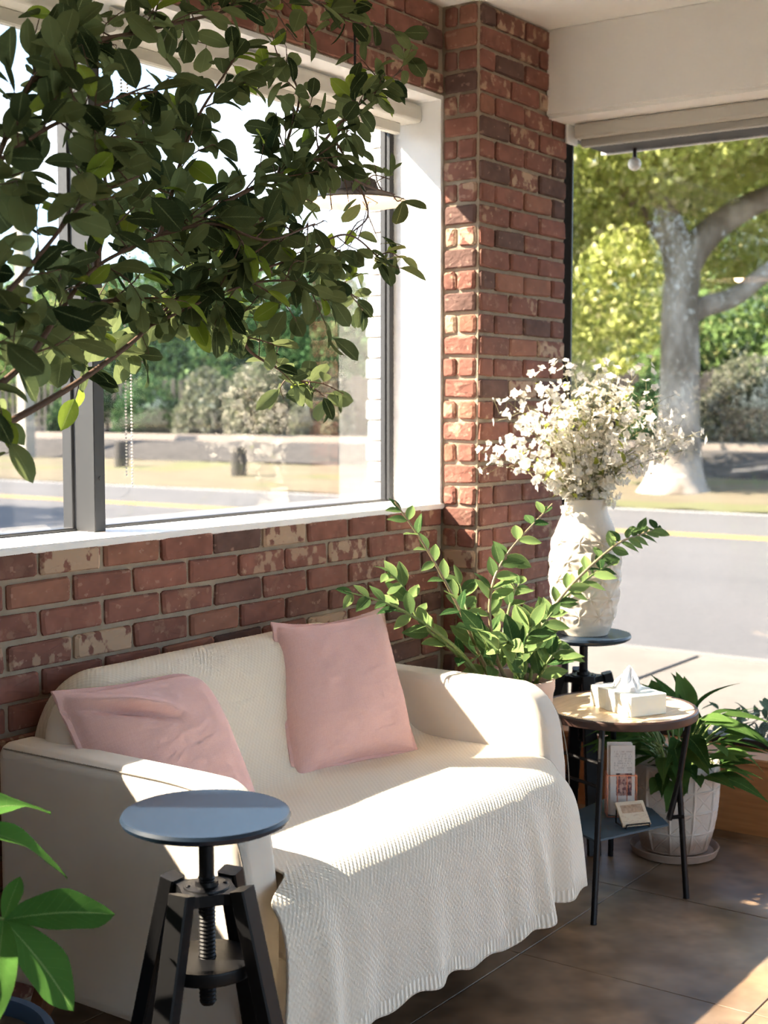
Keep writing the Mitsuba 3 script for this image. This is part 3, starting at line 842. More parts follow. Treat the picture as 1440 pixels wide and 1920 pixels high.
t = thing('card_holder', 'small black wire card holder at the front of the lower table shelf', 'card holder')
for x in (-0.036, 0.036):
    add('side_wire', tube([cp(x, -0.012, 0.014), cp(x, -0.012, 0.004), cp(x, 0.050, 0.004), cp(x, 0.048, 0.050)], 0.0022, 6), 'm_black_metal', t)
add('front_wire', tube([cp(-0.036, -0.012, 0.014), cp(0.036, -0.012, 0.014)], 0.0022, 6), 'm_black_metal', t)
add('back_panel', bar(cp(0, 0.012, 0.003), cp(0, 0.052, 0.056), 0.076, 0.003, CX, 0.001), 'm_black_metal', t, smooth=False)
mat('m_card', proc(lambda p, n, uv: mix(mix((0.72, 0.60, 0.44), (0.60, 0.46, 0.32), smoothstep(0.5, 0.75, fbm(uv.x * 12, uv.y * 40, 1.0)) * dr.select(uv.y < 0.45, 1.0, 0.2)),
                                        mix((0.28, 0.15, 0.08), (0.66, 0.48, 0.32), fbm(uv.x * 14, uv.y * 9, 3.0)), dr.select((uv.y > 0.52) & (uv.y < 0.86) & (uv.x > 0.12) & (uv.x < 0.9), 1.0, 0.0))), 0.6)
a_, b_ = cp(0, -0.008, 0.010), cp(0, 0.042, 0.064)
nrm_c = nrm(np.cross(CX, b_ - a_))
v = [a_ - CX * 0.043, a_ + CX * 0.043, b_ + CX * 0.043, b_ - CX * 0.043]
v = [p_ for p_ in v] + [p_ - nrm_c * 0.006 for p_ in v]
mm = trimesh.Trimesh(np.array(v), [[0, 1, 2], [0, 2, 3], [4, 6, 5], [4, 7, 6], [0, 5, 1], [0, 4, 5], [1, 6, 2], [1, 5, 6], [2, 7, 3], [2, 6, 7], [3, 4, 0], [3, 7, 4]], process=False)
k = key('business_cards')
scene[k] = mikit.ply(mm, 'm_card', smooth=False, uv=np.array([(0, 0), (1, 0), (1, 1), (0, 1)] * 2, float))
tag(k, 'stack of tan business cards leaning in the black card holder', 'business card')

# tissue box
t = thing('tissue_box', 'pale green tissue box with a white tissue on the side table', 'tissue box')
ux, uy = nrm([-0.122, 0.148 * 0.0 + 0.150, 0]), None
pA, pB, pC = np.array([-0.170, -0.731]), np.array([-0.061, -0.790]), np.array([-0.052, -0.570])
ex = nrm(np.append(pB - pA, 0))
ey = nrm(np.array([-ex[1], ex[0], 0]))
Lx, Ly, Hb = 0.122, 0.195, 0.058
bo_ = np.array([pA[0], pA[1], TZ + 0.0005])
m = box(0, Lx, 0, Ly, 0, Hb, 0.0015)
place(m, ex, ey, bo_)
b = add('box', m, 'm_box_green', t, smooth=False)
m = box(-0.0008, Lx + 0.0008, 0.075, 0.118, 0.0, Hb + 0.0008, 0.0006)
place(m, ex, ey, bo_)
add('band', m, 'm_box_band', t, smooth=False)
n_ = 40
U, V = np.meshgrid(np.linspace(0, 1, n_), np.linspace(0, 2 * np.pi, 64), indexing='ij')
rad = 0.040 * (1 - U) ** 0.8 * (1 + 0.30 * np.cos(3 * V + U * 3) + 0.16 * np.cos(7 * V - 2 * U)) + 0.002
P_ = np.stack([Lx / 2 + rad * np.cos(V) * 0.75 + 0.014 * U ** 2, Ly * 0.50 + rad * np.sin(V) + 0.010 * U, Hb + 0.0006 + 0.058 * U ** 0.85 * (1 + 0.1 * np.cos(2 * V))], -1)
m = grid_mesh(P_)
place(m, ex, ey, bo_)
add('tissue', m, 'm_tissue', t, smooth=True)

# ---------------------------------------------------------------- vase, with its relief of petals
VC = np.array([0.288, -0.352, 0.6545])
zv = np.linspace(0, 0.425, 150)
rv = np.interp(zv, [0, 0.010, 0.03, 0.08, 0.16, 0.24, 0.30, 0.345, 0.38, 0.40, 0.425], [0.070, 0.080, 0.088, 0.101, 0.111, 0.112, 0.104, 0.088, 0.072, 0.066, 0.066])
rv = np.convolve(np.pad(rv, 6, mode='edge'), np.ones(13) / 13, 'valid')


def vase_relief(th, z, i):
    row = (z - 0.035) / 0.058
    k = np.floor(row)
    c = th * 10 / (2 * np.pi) + 0.5 * (k % 2)
    sx, sy = 2 * (c - np.floor(c)) - 1, 2 * (row - k) - 1
    ang, rr = np.arctan2(sy, sx), np.hypot(sx, sy)
    pet = np.abs(np.sin(3 * ang)) * np.clip(1.35 - rr, 0, 1)
    on = np.clip((z - 0.030) / 0.01, 0, 1) * np.clip((0.325 - z) / 0.02, 0, 1)
    return 0.0065 * pet * on - 0.002 * on


vp = np.column_stack([rv, zv])
t = thing('vase', 'tall white vase with raised petal relief on a black stool by the window', 'vase')
add('body', lathe(vp, 240, vase_relief).apply_translation(VC), 'm_ceramic', t, smooth=35)
add('neck', lathe([(0.066, 0.425), (0.0645, 0.428), (0.060, 0.427), (0.058, 0.40), (0.075, 0.34), (0.06, 0.30), (0, 0.30)], 64).apply_translation(VC), 'm_ceramic', t, smooth=35)
add('base', lathe([(0, 0), (0.070, 0)], 64).apply_translation(VC), 'm_ceramic', t)


# ---------------------------------------------------------------- leaves
def leaf_mesh(width, fold=0.25, droop=0.2, tip=1.0, wide=0.45, curl=0.0, n=8, wave=0.0):
    """A leaf of length 1 along y, across x, up z. wide: where it is widest; tip: how pointed."""
    y = np.linspace(0, 1, n)
    a = np.where(y < wide, y / wide, (1 - y) / (1 - wide))
    w = width / 2 * np.sin(np.clip(a, 0, 1) * np.pi / 2) ** np.where(y < wide, 0.75, tip)
    xs = np.array([-1, -0.5, 0, 0.5, 1.0])
    X_ = w[:, None] * xs[None]
    Y_ = np.repeat(y[:, None], 5, 1)
    Z_ = fold * np.abs(X_) - droop * Y_ ** 2 + curl * X_ ** 2 * 4 + wave * np.sin(y * 14)[:, None] * np.abs(xs)[None] * width
    P = np.stack([X_, Y_, Z_], -1)
    return grid_mesh(P), np.stack([np.repeat(xs[None] * 0.48, n, 0), Y_], -1).reshape(-1, 2)


def leaf_set(matname, specs, tones=7):
    """Ready shapes: every spec in several tones."""
    out = []
    for i, sp in enumerate(specs):
        m, uv = leaf_mesh(**sp)
        for k in range(tones):
            out.append((mikit.ply(m, matname, smooth=True, uv=uv + [i * tones + k + 1, 0]), m, uv + [i * tones + k + 1, 0]))
    return out


def leaf_tw(o, d, up, L, wscale=1.0, roll=0.0):
    d = nrm(d)
    s_ = nrm(np.cross(d, up))
    u = np.cross(s_, d)
    if roll:
        s_, u = s_ * math.cos(roll) + u * math.sin(roll), u * math.cos(roll) - s_ * math.sin(roll)
    return frame(s_ * L * wscale, d * L, u * L, o)


def baked_leaves(items):
    """(shape tuple, matrix) pairs as one mesh with uv."""
    V_, F_, U_, n = [], [], [], 0
    for (sh, m, uv), tw in items:
        V_.append(m.vertices @ tw[:3, :3].T + tw[:3, 3])
        F_.append(np.asarray(m.faces) + n)
        U_.append(uv)
        n += len(m.vertices)
    return trimesh.Trimesh(np.vstack(V_), np.vstack(F_), process=False), np.vstack(U_)


# ---------------------------------------------------------------- flower sprays in the vase
rf = np.random.RandomState(21)
bl = []
for k in range(5):
    V_, F_ = [], []
    for i in range(5):
        a = i * 2 * np.pi / 5 + rf.uniform(-0.2, 0.2)
        el = rf.uniform(0.0, 0.6)
        d = np.array([math.cos(a) * math.cos(el), math.sin(a) * math.cos(el), math.sin(el)])
        s_ = nrm(np.cross([0, 0, 1], d))
        b0 = len(V_)
        V_ += [d * 0.06, d * 0.6 + s_ * 0.44 + [0, 0, 0.10], d * 1.0 + s_ * 0.12, d * 1.0 - s_ * 0.12, d * 0.6 - s_ * 0.44 + [0, 0, 0.10], d * 0.62]
        F_ += [[b0, b0 + 1, b0 + 5], [b0 + 1, b0 + 2, b0 + 5], [b0 + 2, b0 + 3, b0 + 5], [b0 + 3, b0 + 4, b0 + 5], [b0 + 4, b0, b0 + 5]]
    bl.append(mikit.ply(trimesh.Trimesh(np.array(V_), F_, process=False), 'm_petal', smooth=True))
bud = mikit.ply(trimesh.Trimesh(trimesh.creation.icosphere(subdivisions=1, radius=1).vertices * [0.6, 0.6, 1], trimesh.creation.icosphere(subdivisions=1).faces, process=False), 'm_petal', smooth=True)
sl = leaf_set('m_spray_leaf', [dict(width=0.34, tip=1.2), dict(width=0.3, droop=0.35)], 4)
mouth = VC + [0, 0, 0.42]
RIGHT, TOW = np.array([0.578, -0.816, 0]), np.array([-0.816, -0.578, 0])
nst = 38
for k in range(nst):
    u = -1 + 2 * (k + 0.5) / nst
    lean = math.copysign(abs(u) ** 0.85, u)
    r_ = rf.uniform(0.85, 1.08)
    hgt = r_ * (0.48 * (1 - 0.62 * lean * lean)) * rf.uniform(0.62, 1.0)
    side = RIGHT * lean * r_ * (0.36 if lean < 0 else 0.32) + TOW * rf.uniform(-0.06, 0.15)
    if lean < -0.2:
        side = side + TOW * 0.16 * abs(lean)
    tip = mouth + side + [0, 0, max(hgt, 0.05)]
    tip[1] = min(tip[1], -0.175)
    tip[0] = min(tip[0], 0.575)
    base = VC + [rf.uniform(-0.02, 0.02), rf.uniform(-0.02, 0.02), 0.305]
    lipdir = nrm([side[0], side[1], 0]) * 0.040 * min(1, abs(lean) * 1.5)
    c = curve([base, mouth + lipdir, mouth + side * 0.42 + [0, 0, max(hgt, 0.05) * 0.62], tip], 22)
    t = thing('flower_spray', 'spray of small white blossoms and yellow-green leaves standing in the tall white vase', 'flower', 'white flower sprays in the vase')
    tw_m = [tube(c, np.linspace(0.0022, 0.0009, len(c)), 5)]
    for j in range(38):
        i = int(rf.uniform(7, 21.9)) if j > 0 else 21
        tang = nrm(c[min(i + 1, 21)] - c[i - 1])
        off = nrm(rf.normal(size=3) * [1, 1, 0.8] + tang * 0.4) * rf.uniform(0.012, 0.058)
        p1 = c[i] + off
        p1[1] = min(p1[1], -0.15)
        p1[0] = min(p1[0], 0.60)
        tw_m.append(tube([c[i], (c[i] + p1) / 2 + [0, 0, 0.002], p1], 0.0006, 3, caps=False))
        d = nrm(off + tang * 0.02 + rf.normal(size=3) * 0.01)
        sd = nrm(np.cross(d, rf.normal(size=3)))
        if rf.rand() < 0.80:
            sz = rf.uniform(0.0115, 0.0170)
            add('blossom', bl[rf.randint(5)], None, t, tw=frame(sd * sz, np.cross(d, sd) * sz, d * sz, p1))
        else:
            sz = 0.0042
            add('bud', bud, None, t, tw=frame(sd * sz, np.cross(d, sd) * sz, d * sz, p1))
    add('stem', cat(*tw_m), 'm_stem_flower', t, smooth=False)
    for j in range(5):
        i = rf.randint(7, 20)
        tang = nrm(c[i + 1] - c[i - 1])
        add('leaf', sl[rf.randint(len(sl))][0], None, t, tw=leaf_tw(c[i], tang * 0.7 + nrm(rf.normal(size=3)) * 0.7, [0, 0, 1], rf.uniform(0.026, 0.050)))

# ---------------------------------------------------------------- plant with fleshy paired leaves behind the sofa arm
rz = np.random.RandomState(8)
t = thing('potted_plant', 'green plant with arching stems of glossy paired leaves behind the far sofa arm', 'potted plant')
PC = np.array([-0.165, -0.345, 0])
add('pot', lathe([(0, 0), (0.085, 0), (0.095, 0.01), (0.125, 0.54), (0.130, 0.555), (0.130, 0.585), (0.122, 0.585), (0.118, 0.55), (0, 0.55)], 48).apply_translation(PC), 'm_clay', t, smooth=35)
add('soil', lathe([(0, 0.562), (0.117, 0.556)], 32).apply_translation(PC), 'm_soil', t)
zl = leaf_set('m_zz', [dict(width=0.46, fold=0.28, droop=0.12, tip=1.0), dict(width=0.42, fold=0.2, droop=0.25, tip=1.1), dict(width=0.5, fold=0.35, droop=0.05, tip=0.9)], 7)
ZS = [([(-0.20, -0.34, 0.55), (-0.296, -0.330, 0.649), (-0.409, -0.320, 0.815), (-0.510, -0.280, 0.985), (-0.577, -0.220, 1.117)], 22, 0.062, 0.25),
      ([(-0.19, -0.36, 0.55), (-0.300, -0.37, 0.690), (-0.340, -0.380, 0.843), (-0.268, -0.390, 0.956), (0.015, -0.380, 1.083)], 22, 0.068, 0.25),
      ([(-0.12, -0.37, 0.55), (-0.110, -0.385, 0.680), (-0.028, -0.450, 0.828), (0.143, -0.520, 0.952), (0.265, -0.550, 0.980), (0.377, -0.570, 0.995)], 26, 0.060, 0.3),
      ([(-0.10, -0.35, 0.55), (-0.085, -0.360, 0.660), (-0.005, -0.380, 0.755), (0.130, -0.440, 0.850), (0.230, -0.480, 0.895)], 18, 0.062, 0.3),
      ([(-0.25, -0.33, 0.55), (-0.424, -0.330, 0.699), (-0.517, -0.250, 0.793), (-0.584, -0.190, 0.840), (-0.685, -0.130, 0.878)], 12, 0.062, 0.4),
      ([(-0.24, -0.31, 0.55), (-0.376, -0.300, 0.674), (-0.446, -0.220, 0.766), (-0.465, -0.170, 0.869), (-0.515, -0.150, 0.918)], 16, 0.075, 0.2),
      ([(-0.23, -0.36, 0.55), (-0.340, -0.380, 0.665), (-0.42, -0.410, 0.745), (-0.49, -0.430, 0.775)], 14, 0.085, 0.2),
      ([(-0.19, -0.40, 0.55), (-0.26, -0.420, 0.650), (-0.32, -0.440, 0.715), (-0.39, -0.450, 0.725)], 14, 0.085, 0.1),
      ([(-0.12, -0.38, 0.55), (-0.123, -0.40, 0.640), (-0.132, -0.420, 0.720), (-0.090, -0.440, 0.775)], 14, 0.080, 0.1),
      ([(-0.11, -0.39, 0.55), (-0.115, -0.440, 0.630), (-0.10, -0.465, 0.665), (-0.050, -0.475, 0.660)], 12, 0.075, 0.1),
      ([(-0.20, -0.32, 0.55), (-0.261, -0.300, 0.649), (-0.200, -0.210, 0.791), (-0.186, -0.180, 0.855)], 16, 0.075, 0.2),
      ([(-0.15, -0.33, 0.55), (-0.200, -0.330, 0.646), (-0.090, -0.300, 0.790), (0.020, -0.270, 0.841)], 16, 0.075, 0.2),
      ([(-0.17, -0.38, 0.55), (-0.21, -0.40, 0.62), (-0.235, -0.43, 0.70), (-0.22, -0.45, 0.76)], 14, 0.085, 0.1)]
for pts, nl, L, st in ZS:
    L = L * 1.12
    c = curve(pts, 40)
    sk = add('stem', tube(c, np.linspace(0.0065, 0.0022, 40), 7), 'm_stem_tan' if nl > 20 else 'm_stem_green', t, smooth=True)
    for j in range(nl):
        f_ = st + (1 - st) * (j // 2 + 0.5) / (nl / 2)
        i = min(int(f_ * 39), 38)
        tang = nrm(c[i + 1] - c[max(i - 1, 0)])
        sgn = 1 if j % 2 else -1
        sidev = nrm(np.cross(tang, [-0.35, -0.55, 0.75]))
        d = tang * 0.75 + sidev * sgn * 0.85 + rz.normal(size=3) * 0.18
        if j >= nl - 1:
            d = tang
        size = L * rz.uniform(0.8, 1.1) * (0.85 if f_ > 0.85 else 1)
        upv = nrm(np.array([-0.55, -0.45, 0.75]) + rz.normal(size=3) * 0.3)
        add('leaf', zl[rz.randint(len(zl))][0], None, sk, tw=leaf_tw(c[i], d, upv, size))

# ---------------------------------------------------------------- broad-leaved plant in the white pot with diamond facets
rl = np.random.RandomState(3)
t = thing('potted_plant', 'leafy green plant in a white faceted pot on a saucer near the right window', 'potted plant')
LC = np.array([0.295, -0.665, 0])
zp = np.linspace(0.022, 0.285, 140)
rp_ = np.interp(zp, [0.022, 0.06, 0.12, 0.19, 0.25, 0.285], [0.094, 0.106, 0.119, 0.126, 0.127, 0.124])


def pot_relief(th, z, i):
    row = (z - 0.022) / 0.0657
    k = np.floor(row)
    c = th * 11 / (2 * np.pi)
    sx, sy = 2 * (c - np.floor(c)) - 1, 2 * (row - k) - 1
    # a hollow pyramid in every cell: the cell borders and diagonals stand out
    m_ = np.maximum(np.abs(sx), np.abs(sy))
    return 0.0055 * m_ + 0.0028 * np.clip((m_ - 0.88) / 0.06, 0, 1) + 0.0020 * np.clip(1 - np.abs(np.abs(sx) - np.abs(sy)) / 0.09, 0, 1) * (m_ < 0.9)


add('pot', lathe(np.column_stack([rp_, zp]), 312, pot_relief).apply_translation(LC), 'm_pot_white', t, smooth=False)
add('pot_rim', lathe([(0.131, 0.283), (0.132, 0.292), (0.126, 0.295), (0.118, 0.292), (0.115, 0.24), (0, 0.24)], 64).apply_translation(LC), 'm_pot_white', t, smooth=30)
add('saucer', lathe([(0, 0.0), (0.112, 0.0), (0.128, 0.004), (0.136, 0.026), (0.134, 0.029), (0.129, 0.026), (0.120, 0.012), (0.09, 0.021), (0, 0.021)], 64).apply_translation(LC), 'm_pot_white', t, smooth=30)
add('soil', lathe([(0, 0.255), (0.116, 0.248)], 32).apply_translation(LC), 'm_soil', t)
ll = leaf_set('m_lily', [dict(width=0.44, fold=0.22, droop=0.50, tip=1.2, wide=0.42, n=10), dict(width=0.40, fold=0.28, droop=0.75, tip=1.25, wide=0.4, n=10), dict(width=0.46, fold=0.18, droop=0.28, tip=1.15, wide=0.42, n=10)], 6)
for j in range(86):
    a = j * 2.39996 + rl.uniform(-0.3, 0.3)
    r_ = rl.uniform(0.35, 1.0)
    rad = np.array([math.cos(a), math.sin(a), 0])
    hz = rl.uniform(0.29, 0.47) - 0.05 * r_
    p0 = LC + rad * 0.03 + [0, 0, 0.24]
    p1 = LC + rad * (0.04 + 0.11 * r_) + [0, 0, hz]
    if p1[0] > 0.53:
        p1[0] = 0.53
    sk = add('stem', tube(curve([p0, (p0 + p1) / 2 + [0, 0, 0.03], p1], 8), 0.0024, 5), 'm_stem_green', t)
    d = rad * (0.55 + 0.45 * r_) + [0, 0, rl.uniform(0.1, 0.9) * (1.2 - 0.5 * r_)]
    if d[0] > 0.2 and p1[0] > 0.38:
        d[0] = 0.12
    add('leaf', ll[rl.randint(len(ll))][0], None, sk, tw=leaf_tw(p1, d, [0, 0, 1], rl.uniform(0.105, 0.165), 1.05, rl.uniform(-0.5, 0.5)))

# ---------------------------------------------------------------- palmate plant at the lower left
rq = np.random.RandomState(6)
t = thing('potted_plant', 'palmate-leaved plant in a dark blue glazed pot at the lower left beside the sofa', 'potted plant')
QC = np.array([-2.225, -0.430, 0])
add('pot', lathe([(0, 0), (0.14, 0), (0.15, 0.01), (0.185, 0.26), (0.190, 0.288), (0.193, 0.300), (0.188, 0.306), (0.176, 0.304), (0.172, 0.27), (0, 0.27)], 56).apply_translation(QC), 'm_blue_glaze', t, smooth=35)
add('soil', lathe([(0, 0.282), (0.171, 0.276)], 32).apply_translation(QC), 'm_soil', t)
add('trunk', tube(curve([(-2.235, -0.44, 0.27), (-2.265, -0.46, 0.40), (-2.285, -0.50, 0.52), (-2.27, -0.52, 0.66)], 14), np.linspace(0.02, 0.011, 14), 9), 'm_twig', t, smooth=True)
pl = leaf_set('m_pachira', [dict(width=0.40, fold=0.22, droop=0.25, tip=0.85, wide=0.58, n=14, wave=0.035), dict(width=0.37, fold=0.3, droop=0.5, tip=0.85, wide=0.58, n=14, wave=0.04)], 4)
heads = [((-2.235, -0.618, 0.556), (-2.28, -0.51, 0.55), [((0.13, 0.05, 0.16), 0.080, (-0.5, -0.5, 0.5)), ((0.86, -0.30, -0.02), 0.205, (-0.35, -0.5, 0.8)), ((0.32, -0.36, -0.55), 0.195, (-0.3, -0.6, 0.7)), ((-0.5, -0.5, -0.3), 0.16, (-0.3, -0.5, 0.8)), ((-0.6, 0.3, 0.1), 0.15, (-0.3, -0.4, 0.9))]),
         ((-2.295, -0.575, 0.712), (-2.27, -0.52, 0.66), [((0.76, -0.36, -0.10), 0.200, (-0.30, -0.10, 0.95)), ((0.80, 0.12, 0.22), 0.235, (-0.35, -0.25, 0.9)), ((-0.3, -0.7, -0.1), 0.17, (0, -0.2, 1)), ((-0.7, 0.1, 0.0), 0.17, (0, 0.1, 1)), ((-0.1, 0.8, 0.1), 0.17, (0, 0.1, 1))]),
         ((-2.33, -0.47, 0.80), (-2.27, -0.52, 0.66), [((0.3, 0.7, -0.1), 0.17, (0, 0, 1)), ((-0.6, 0.5, -0.2), 0.17, (0, 0, 1)), ((-0.5, -0.6, -0.1), 0.17, (0, 0, 1)), ((-0.1, 0.1, 0.5), 0.12, (0, -1, 0.4))])]
for c0, b0, ls in heads:
    sk = add('stem', tube(curve([b0, (np.array(b0) + c0) / 2 + [0, 0, 0.02], c0], 8), 0.0035, 6), 'm_stem_green', t)
    for d, L, u in ls:
        add('leaf', pl[rq.randint(len(pl))][0], None, sk, tw=leaf_tw(np.array(c0), np.array(d), np.array(u, float), L))

# ---------------------------------------------------------------- the tall leafy tree at the upper left
TW = [[(-2.62, -0.43, 1.10), (-2.42, -0.42, 1.21), (-2.193, -0.420, 1.294), (-2.060, -0.420, 1.337), (-1.901, -0.420, 1.406), (-1.766, -0.420, 1.480), (-1.695, -0.420, 1.527), (-1.605, -0.420, 1.596), (-1.455, -0.400, 1.684)],
      [(-2.55, -0.45, 1.20), (-2.35, -0.48, 1.29), (-2.189, -0.500, 1.373), (-2.072, -0.500, 1.445), (-1.970, -0.480, 1.541), (-1.859, -0.450, 1.626), (-1.663, -0.420, 1.706), (-1.454, -0.400, 1.794)],
      [(-2.50, -0.42, 1.30), (-2.25, -0.37, 1.50), (-2.063, -0.350, 1.689), (-1.978, -0.350, 1.848), (-1.914, -0.350, 1.963), (-1.836, -0.350, 2.055)],
      [(-1.914, -0.350, 1.963), (-1.784, -0.350, 2.052), (-1.624, -0.330, 2.114), (-1.337, -0.300, 2.223), (-1.079, -0.300, 2.326)],
      [(-1.970, -0.480, 1.541), (-1.731, -0.400, 1.579), (-1.558, -0.360, 1.589), (-1.326, -0.330, 1.654), (-1.084, -0.300, 1.723), (-0.897, -0.300, 1.791), (-0.711, -0.280, 1.741)],
      [(-1.455, -0.400, 1.684), (-1.293, -0.380, 1.792), (-1.157, -0.360, 1.892), (-1.012, -0.340, 2.012), (-0.857, -0.320, 2.115), (-0.657, -0.300, 2.233)],
      [(-1.454, -0.400, 1.794), (-1.305, -0.420, 1.866), (-1.156, -0.420, 1.921), (-0.967, -0.400, 1.895), (-0.807, -0.380, 1.892)],
      [(-1.558, -0.360, 1.589), (-1.373, -0.340, 1.558), (-1.280, -0.320, 1.493), (-1.125, -0.300, 1.449), (-0.979, -0.280, 1.407)],
      [(-1.084, -0.300, 1.723), (-0.909, -0.260, 1.689), (-0.745, -0.220, 1.649)],
      [(-1.663, -0.420, 1.706), (-1.595, -0.400, 1.829), (-1.510, -0.380, 1.960), (-1.372, -0.360, 2.108)],
      [(-1.859, -0.450, 1.626), (-1.878, -0.500, 1.735), (-1.901, -0.500, 1.844), (-1.949, -0.500, 1.936)],
      [(-1.293, -0.380, 1.792), (-1.170, -0.340, 1.975), (-1.081, -0.300, 2.090), (-1.114, -0.280, 2.171)],
      [(-2.35, -0.52, 1.40), (-2.161, -0.550, 1.545), (-2.096, -0.580, 1.625), (-2.021, -0.600, 1.710), (-1.897, -0.600, 1.770)],
      [(-1.996, -0.460, 1.485), (-1.763, -0.300, 1.519), (-1.569, -0.200, 1.509), (-1.487, -0.180, 1.530)],
      [(-1.663, -0.420, 1.706), (-1.597, -0.500, 1.727), (-1.496, -0.550, 1.703), (-1.303, -0.520, 1.757)],
      [(-1.079, -0.300, 2.326), (-0.916, -0.300, 2.308), (-0.807, -0.300, 2.307)],
      [(-2.30, -0.45, 1.62), (-2.114, -0.500, 1.776), (-2.028, -0.520, 1.840), (-1.919, -0.520, 1.894), (-1.767, -0.500, 1.961)],
      [(-1.012, -0.340, 2.012), (-0.875, -0.300, 1.948), (-0.781, -0.280, 1.857), (-0.832, -0.260, 1.800)],
      [(-1.663, -0.420, 1.706), (-1.52, -0.30, 1.78), (-1.38, -0.22, 1.80), (-1.20, -0.20, 1.77)],
      [(-1.695, -0.42, 1.527), (-1.56, -0.50, 1.60), (-1.42, -0.52, 1.63), (-1.25, -0.50, 1.62)],
      [(-1.455, -0.40, 1.684), (-1.32, -0.30, 1.73), (-1.16, -0.25, 1.79), (-1.00, -0.22, 1.86)],
      [(-1.901, -0.50, 1.844), (-1.80, -0.42, 1.87), (-1.68, -0.38, 1.90), (-1.58, -0.36, 1.94)]]
rad0 = [0.0105, 0.0085, 0.009, 0.006, 0.005, 0.005, 0.005, 0.005, 0.003, 0.005, 0.005, 0.004, 0.006, 0.0035, 0.004, 0.003, 0.005, 0.003, 0.003, 0.003, 0.003, 0.003]
tree = thing('indoor_tree', 'tall indoor tree with many oval dark green leaves spreading over the left window', 'potted plant')
add('pot', lathe([(0, 0), (0.17, 0), (0.18, 0.02), (0.21, 0.36), (0.22, 0.40), (0.205, 0.40), (0.20, 0.36), (0, 0.36)], 40).apply_translation([-2.85, -0.46, 0]), 'm_clay', tree, smooth=35)
add('soil', lathe([(0, 0.372), (0.2, 0.366)], 32).apply_translation([-2.85, -0.46, 0]), 'm_soil', tree)
trunk_pts = [(-2.85, -0.46, 0.36), (-2.80, -0.46, 0.75), (-2.62, -0.43, 1.10)]
add('trunk', tube(curve(trunk_pts, 16), np.linspace(0.024, 0.0135, 16), 10), 'm_twig', tree, smooth=True)
for b_ in ([(-2.70, -0.445, 0.98), (-2.55, -0.45, 1.20)], [(-2.68, -0.44, 1.02), (-2.60, -0.43, 1.18), (-2.50, -0.42, 1.30)], [(-2.50, -0.42, 1.30), (-2.42, -0.47, 1.36), (-2.35, -0.52, 1.40)], [(-2.50, -0.42, 1.30), (-2.40, -0.43, 1.47), (-2.30, -0.45, 1.62)]):
    add('branch', tube(curve(b_, 10), 0.010, 8), 'm_twig', tree, smooth=True)
rg = np.random.RandomState(17)
fl = leaf_set('m_ficus', [dict(width=0.60, fold=0.15, droop=0.22, tip=0.45, wide=0.55), dict(width=0.64, fold=0.30, droop=0.10, tip=0.42, wide=0.55), dict(width=0.50, fold=0.25, droop=0.40, tip=0.5, wide=0.52), dict(width=0.56, fold=-0.15, droop=0.3, tip=0.45, wide=0.58)], 7)
fy = leaf_set('m_ficus_young', [dict(width=0.55, fold=0.2, droop=0.25, tip=0.65, wide=0.5)], 4)
leaves, twigs = [], []
for pts, r0 in zip(TW, rad0):
    c = curve(pts, 12 * len(pts))
    add('branch', tube(c, np.linspace(r0, 0.0018, len(c)), 8), 'm_twig', tree, smooth=True)
    ln = np.concatenate([[0], np.cumsum(np.linalg.norm(np.diff(c, axis=0), axis=1))])
    d0 = 0.30 * ln[-1] if r0 > 0.008 else 0.06
    if r0 == 0.0105:
        d0 = 0.80 * ln[-1]
    for dist in np.arange(d0, ln[-1] + 0.02, 0.047):
        i = min(int(np.interp(dist, ln, np.arange(len(c)))), len(c) - 2)
        tang = nrm(c[i + 1] - c[i])
        p0 = c[i]
        dirn = nrm(rg.normal(size=3) * [0.8, 0.55, 0.75] + tang * 0.9 + [0, 0, 0.1])
        L = rg.uniform(0.06, 0.13)
        if dist > ln[-1] - 0.02:
            dirn, L = tang, 0.06
        p1 = p0 + dirn * L
        p1[1] = min(p1[1], -0.10)
        p1[2] = min(p1[2], 2.50)
        sc = curve([p0, (p0 + p1) / 2 + rg.normal(size=3) * 0.008, p1], 7)
        twigs.append(tube(sc, np.linspace(0.0017, 0.0010, 7), 4))
        nl = rg.randint(5, 8)
        small = np.interp(p0[0], [-1.9, -0.7], [1.0, 0.86])
        for j in range(nl):
            q = sc[min(6, 1 + int(j * 6 / nl))] if j < nl - 1 else sc[6]
            d = nrm(dirn * 0.55 + nrm(rg.normal(size=3)) * 0.8 + [0, 0, -0.15])
            up = nrm(np.array([-0.35, -0.55, 0.75]) + rg.normal(size=3) * 0.6)
            st = q + d * 0.008
            twigs.append(tube([q, st], 0.0008, 3, caps=False))
            size = rg.uniform(0.052, 0.080) * small
            if st[1] + d[1] * size > -0.03:
                continue
            w_ = st - np.array([-0.95, -0.36, 1.835])   # an open gap in the crown
            g_ = np.array([0.36, 0.245, 0.077])
            h_ = w_ - g_ * np.clip(np.dot(w_, g_) / np.dot(g_, g_), -0.9, 1)
            if np.linalg.norm(h_ * [1, 1, 1.25]) < 0.115 and rg.rand() < 0.88:
                continue
            src = fy if rg.rand() < 0.085 else fl
            leaves.append((src[rg.randint(len(src))], leaf_tw(st, d, up, size), np.linalg.norm(st - CAM) / size, 'y' if src is fy else 'd'))
add('twigs', cat(*twigs), 'm_twig', tree, smooth=False)
tag('indoor_tree__twigs', kind='stuff')
order = sorted(range(len(leaves)), key=lambda i: leaves[i][2])
for i in order[:296]:
    add('leaf', leaves[i][0][0], None, tree, tw=leaves[i][1])
for c_, mt in (('d', 'm_ficus'), ('y', 'm_ficus_young')):
    rest = [(leaves[i][0], leaves[i][1]) for i in order[296:] if leaves[i][3] == c_]
    if rest:
        m, uv = baked_leaves(rest)
        tag(add('foliage', m, mt, tree, uv=uv), kind='stuff')

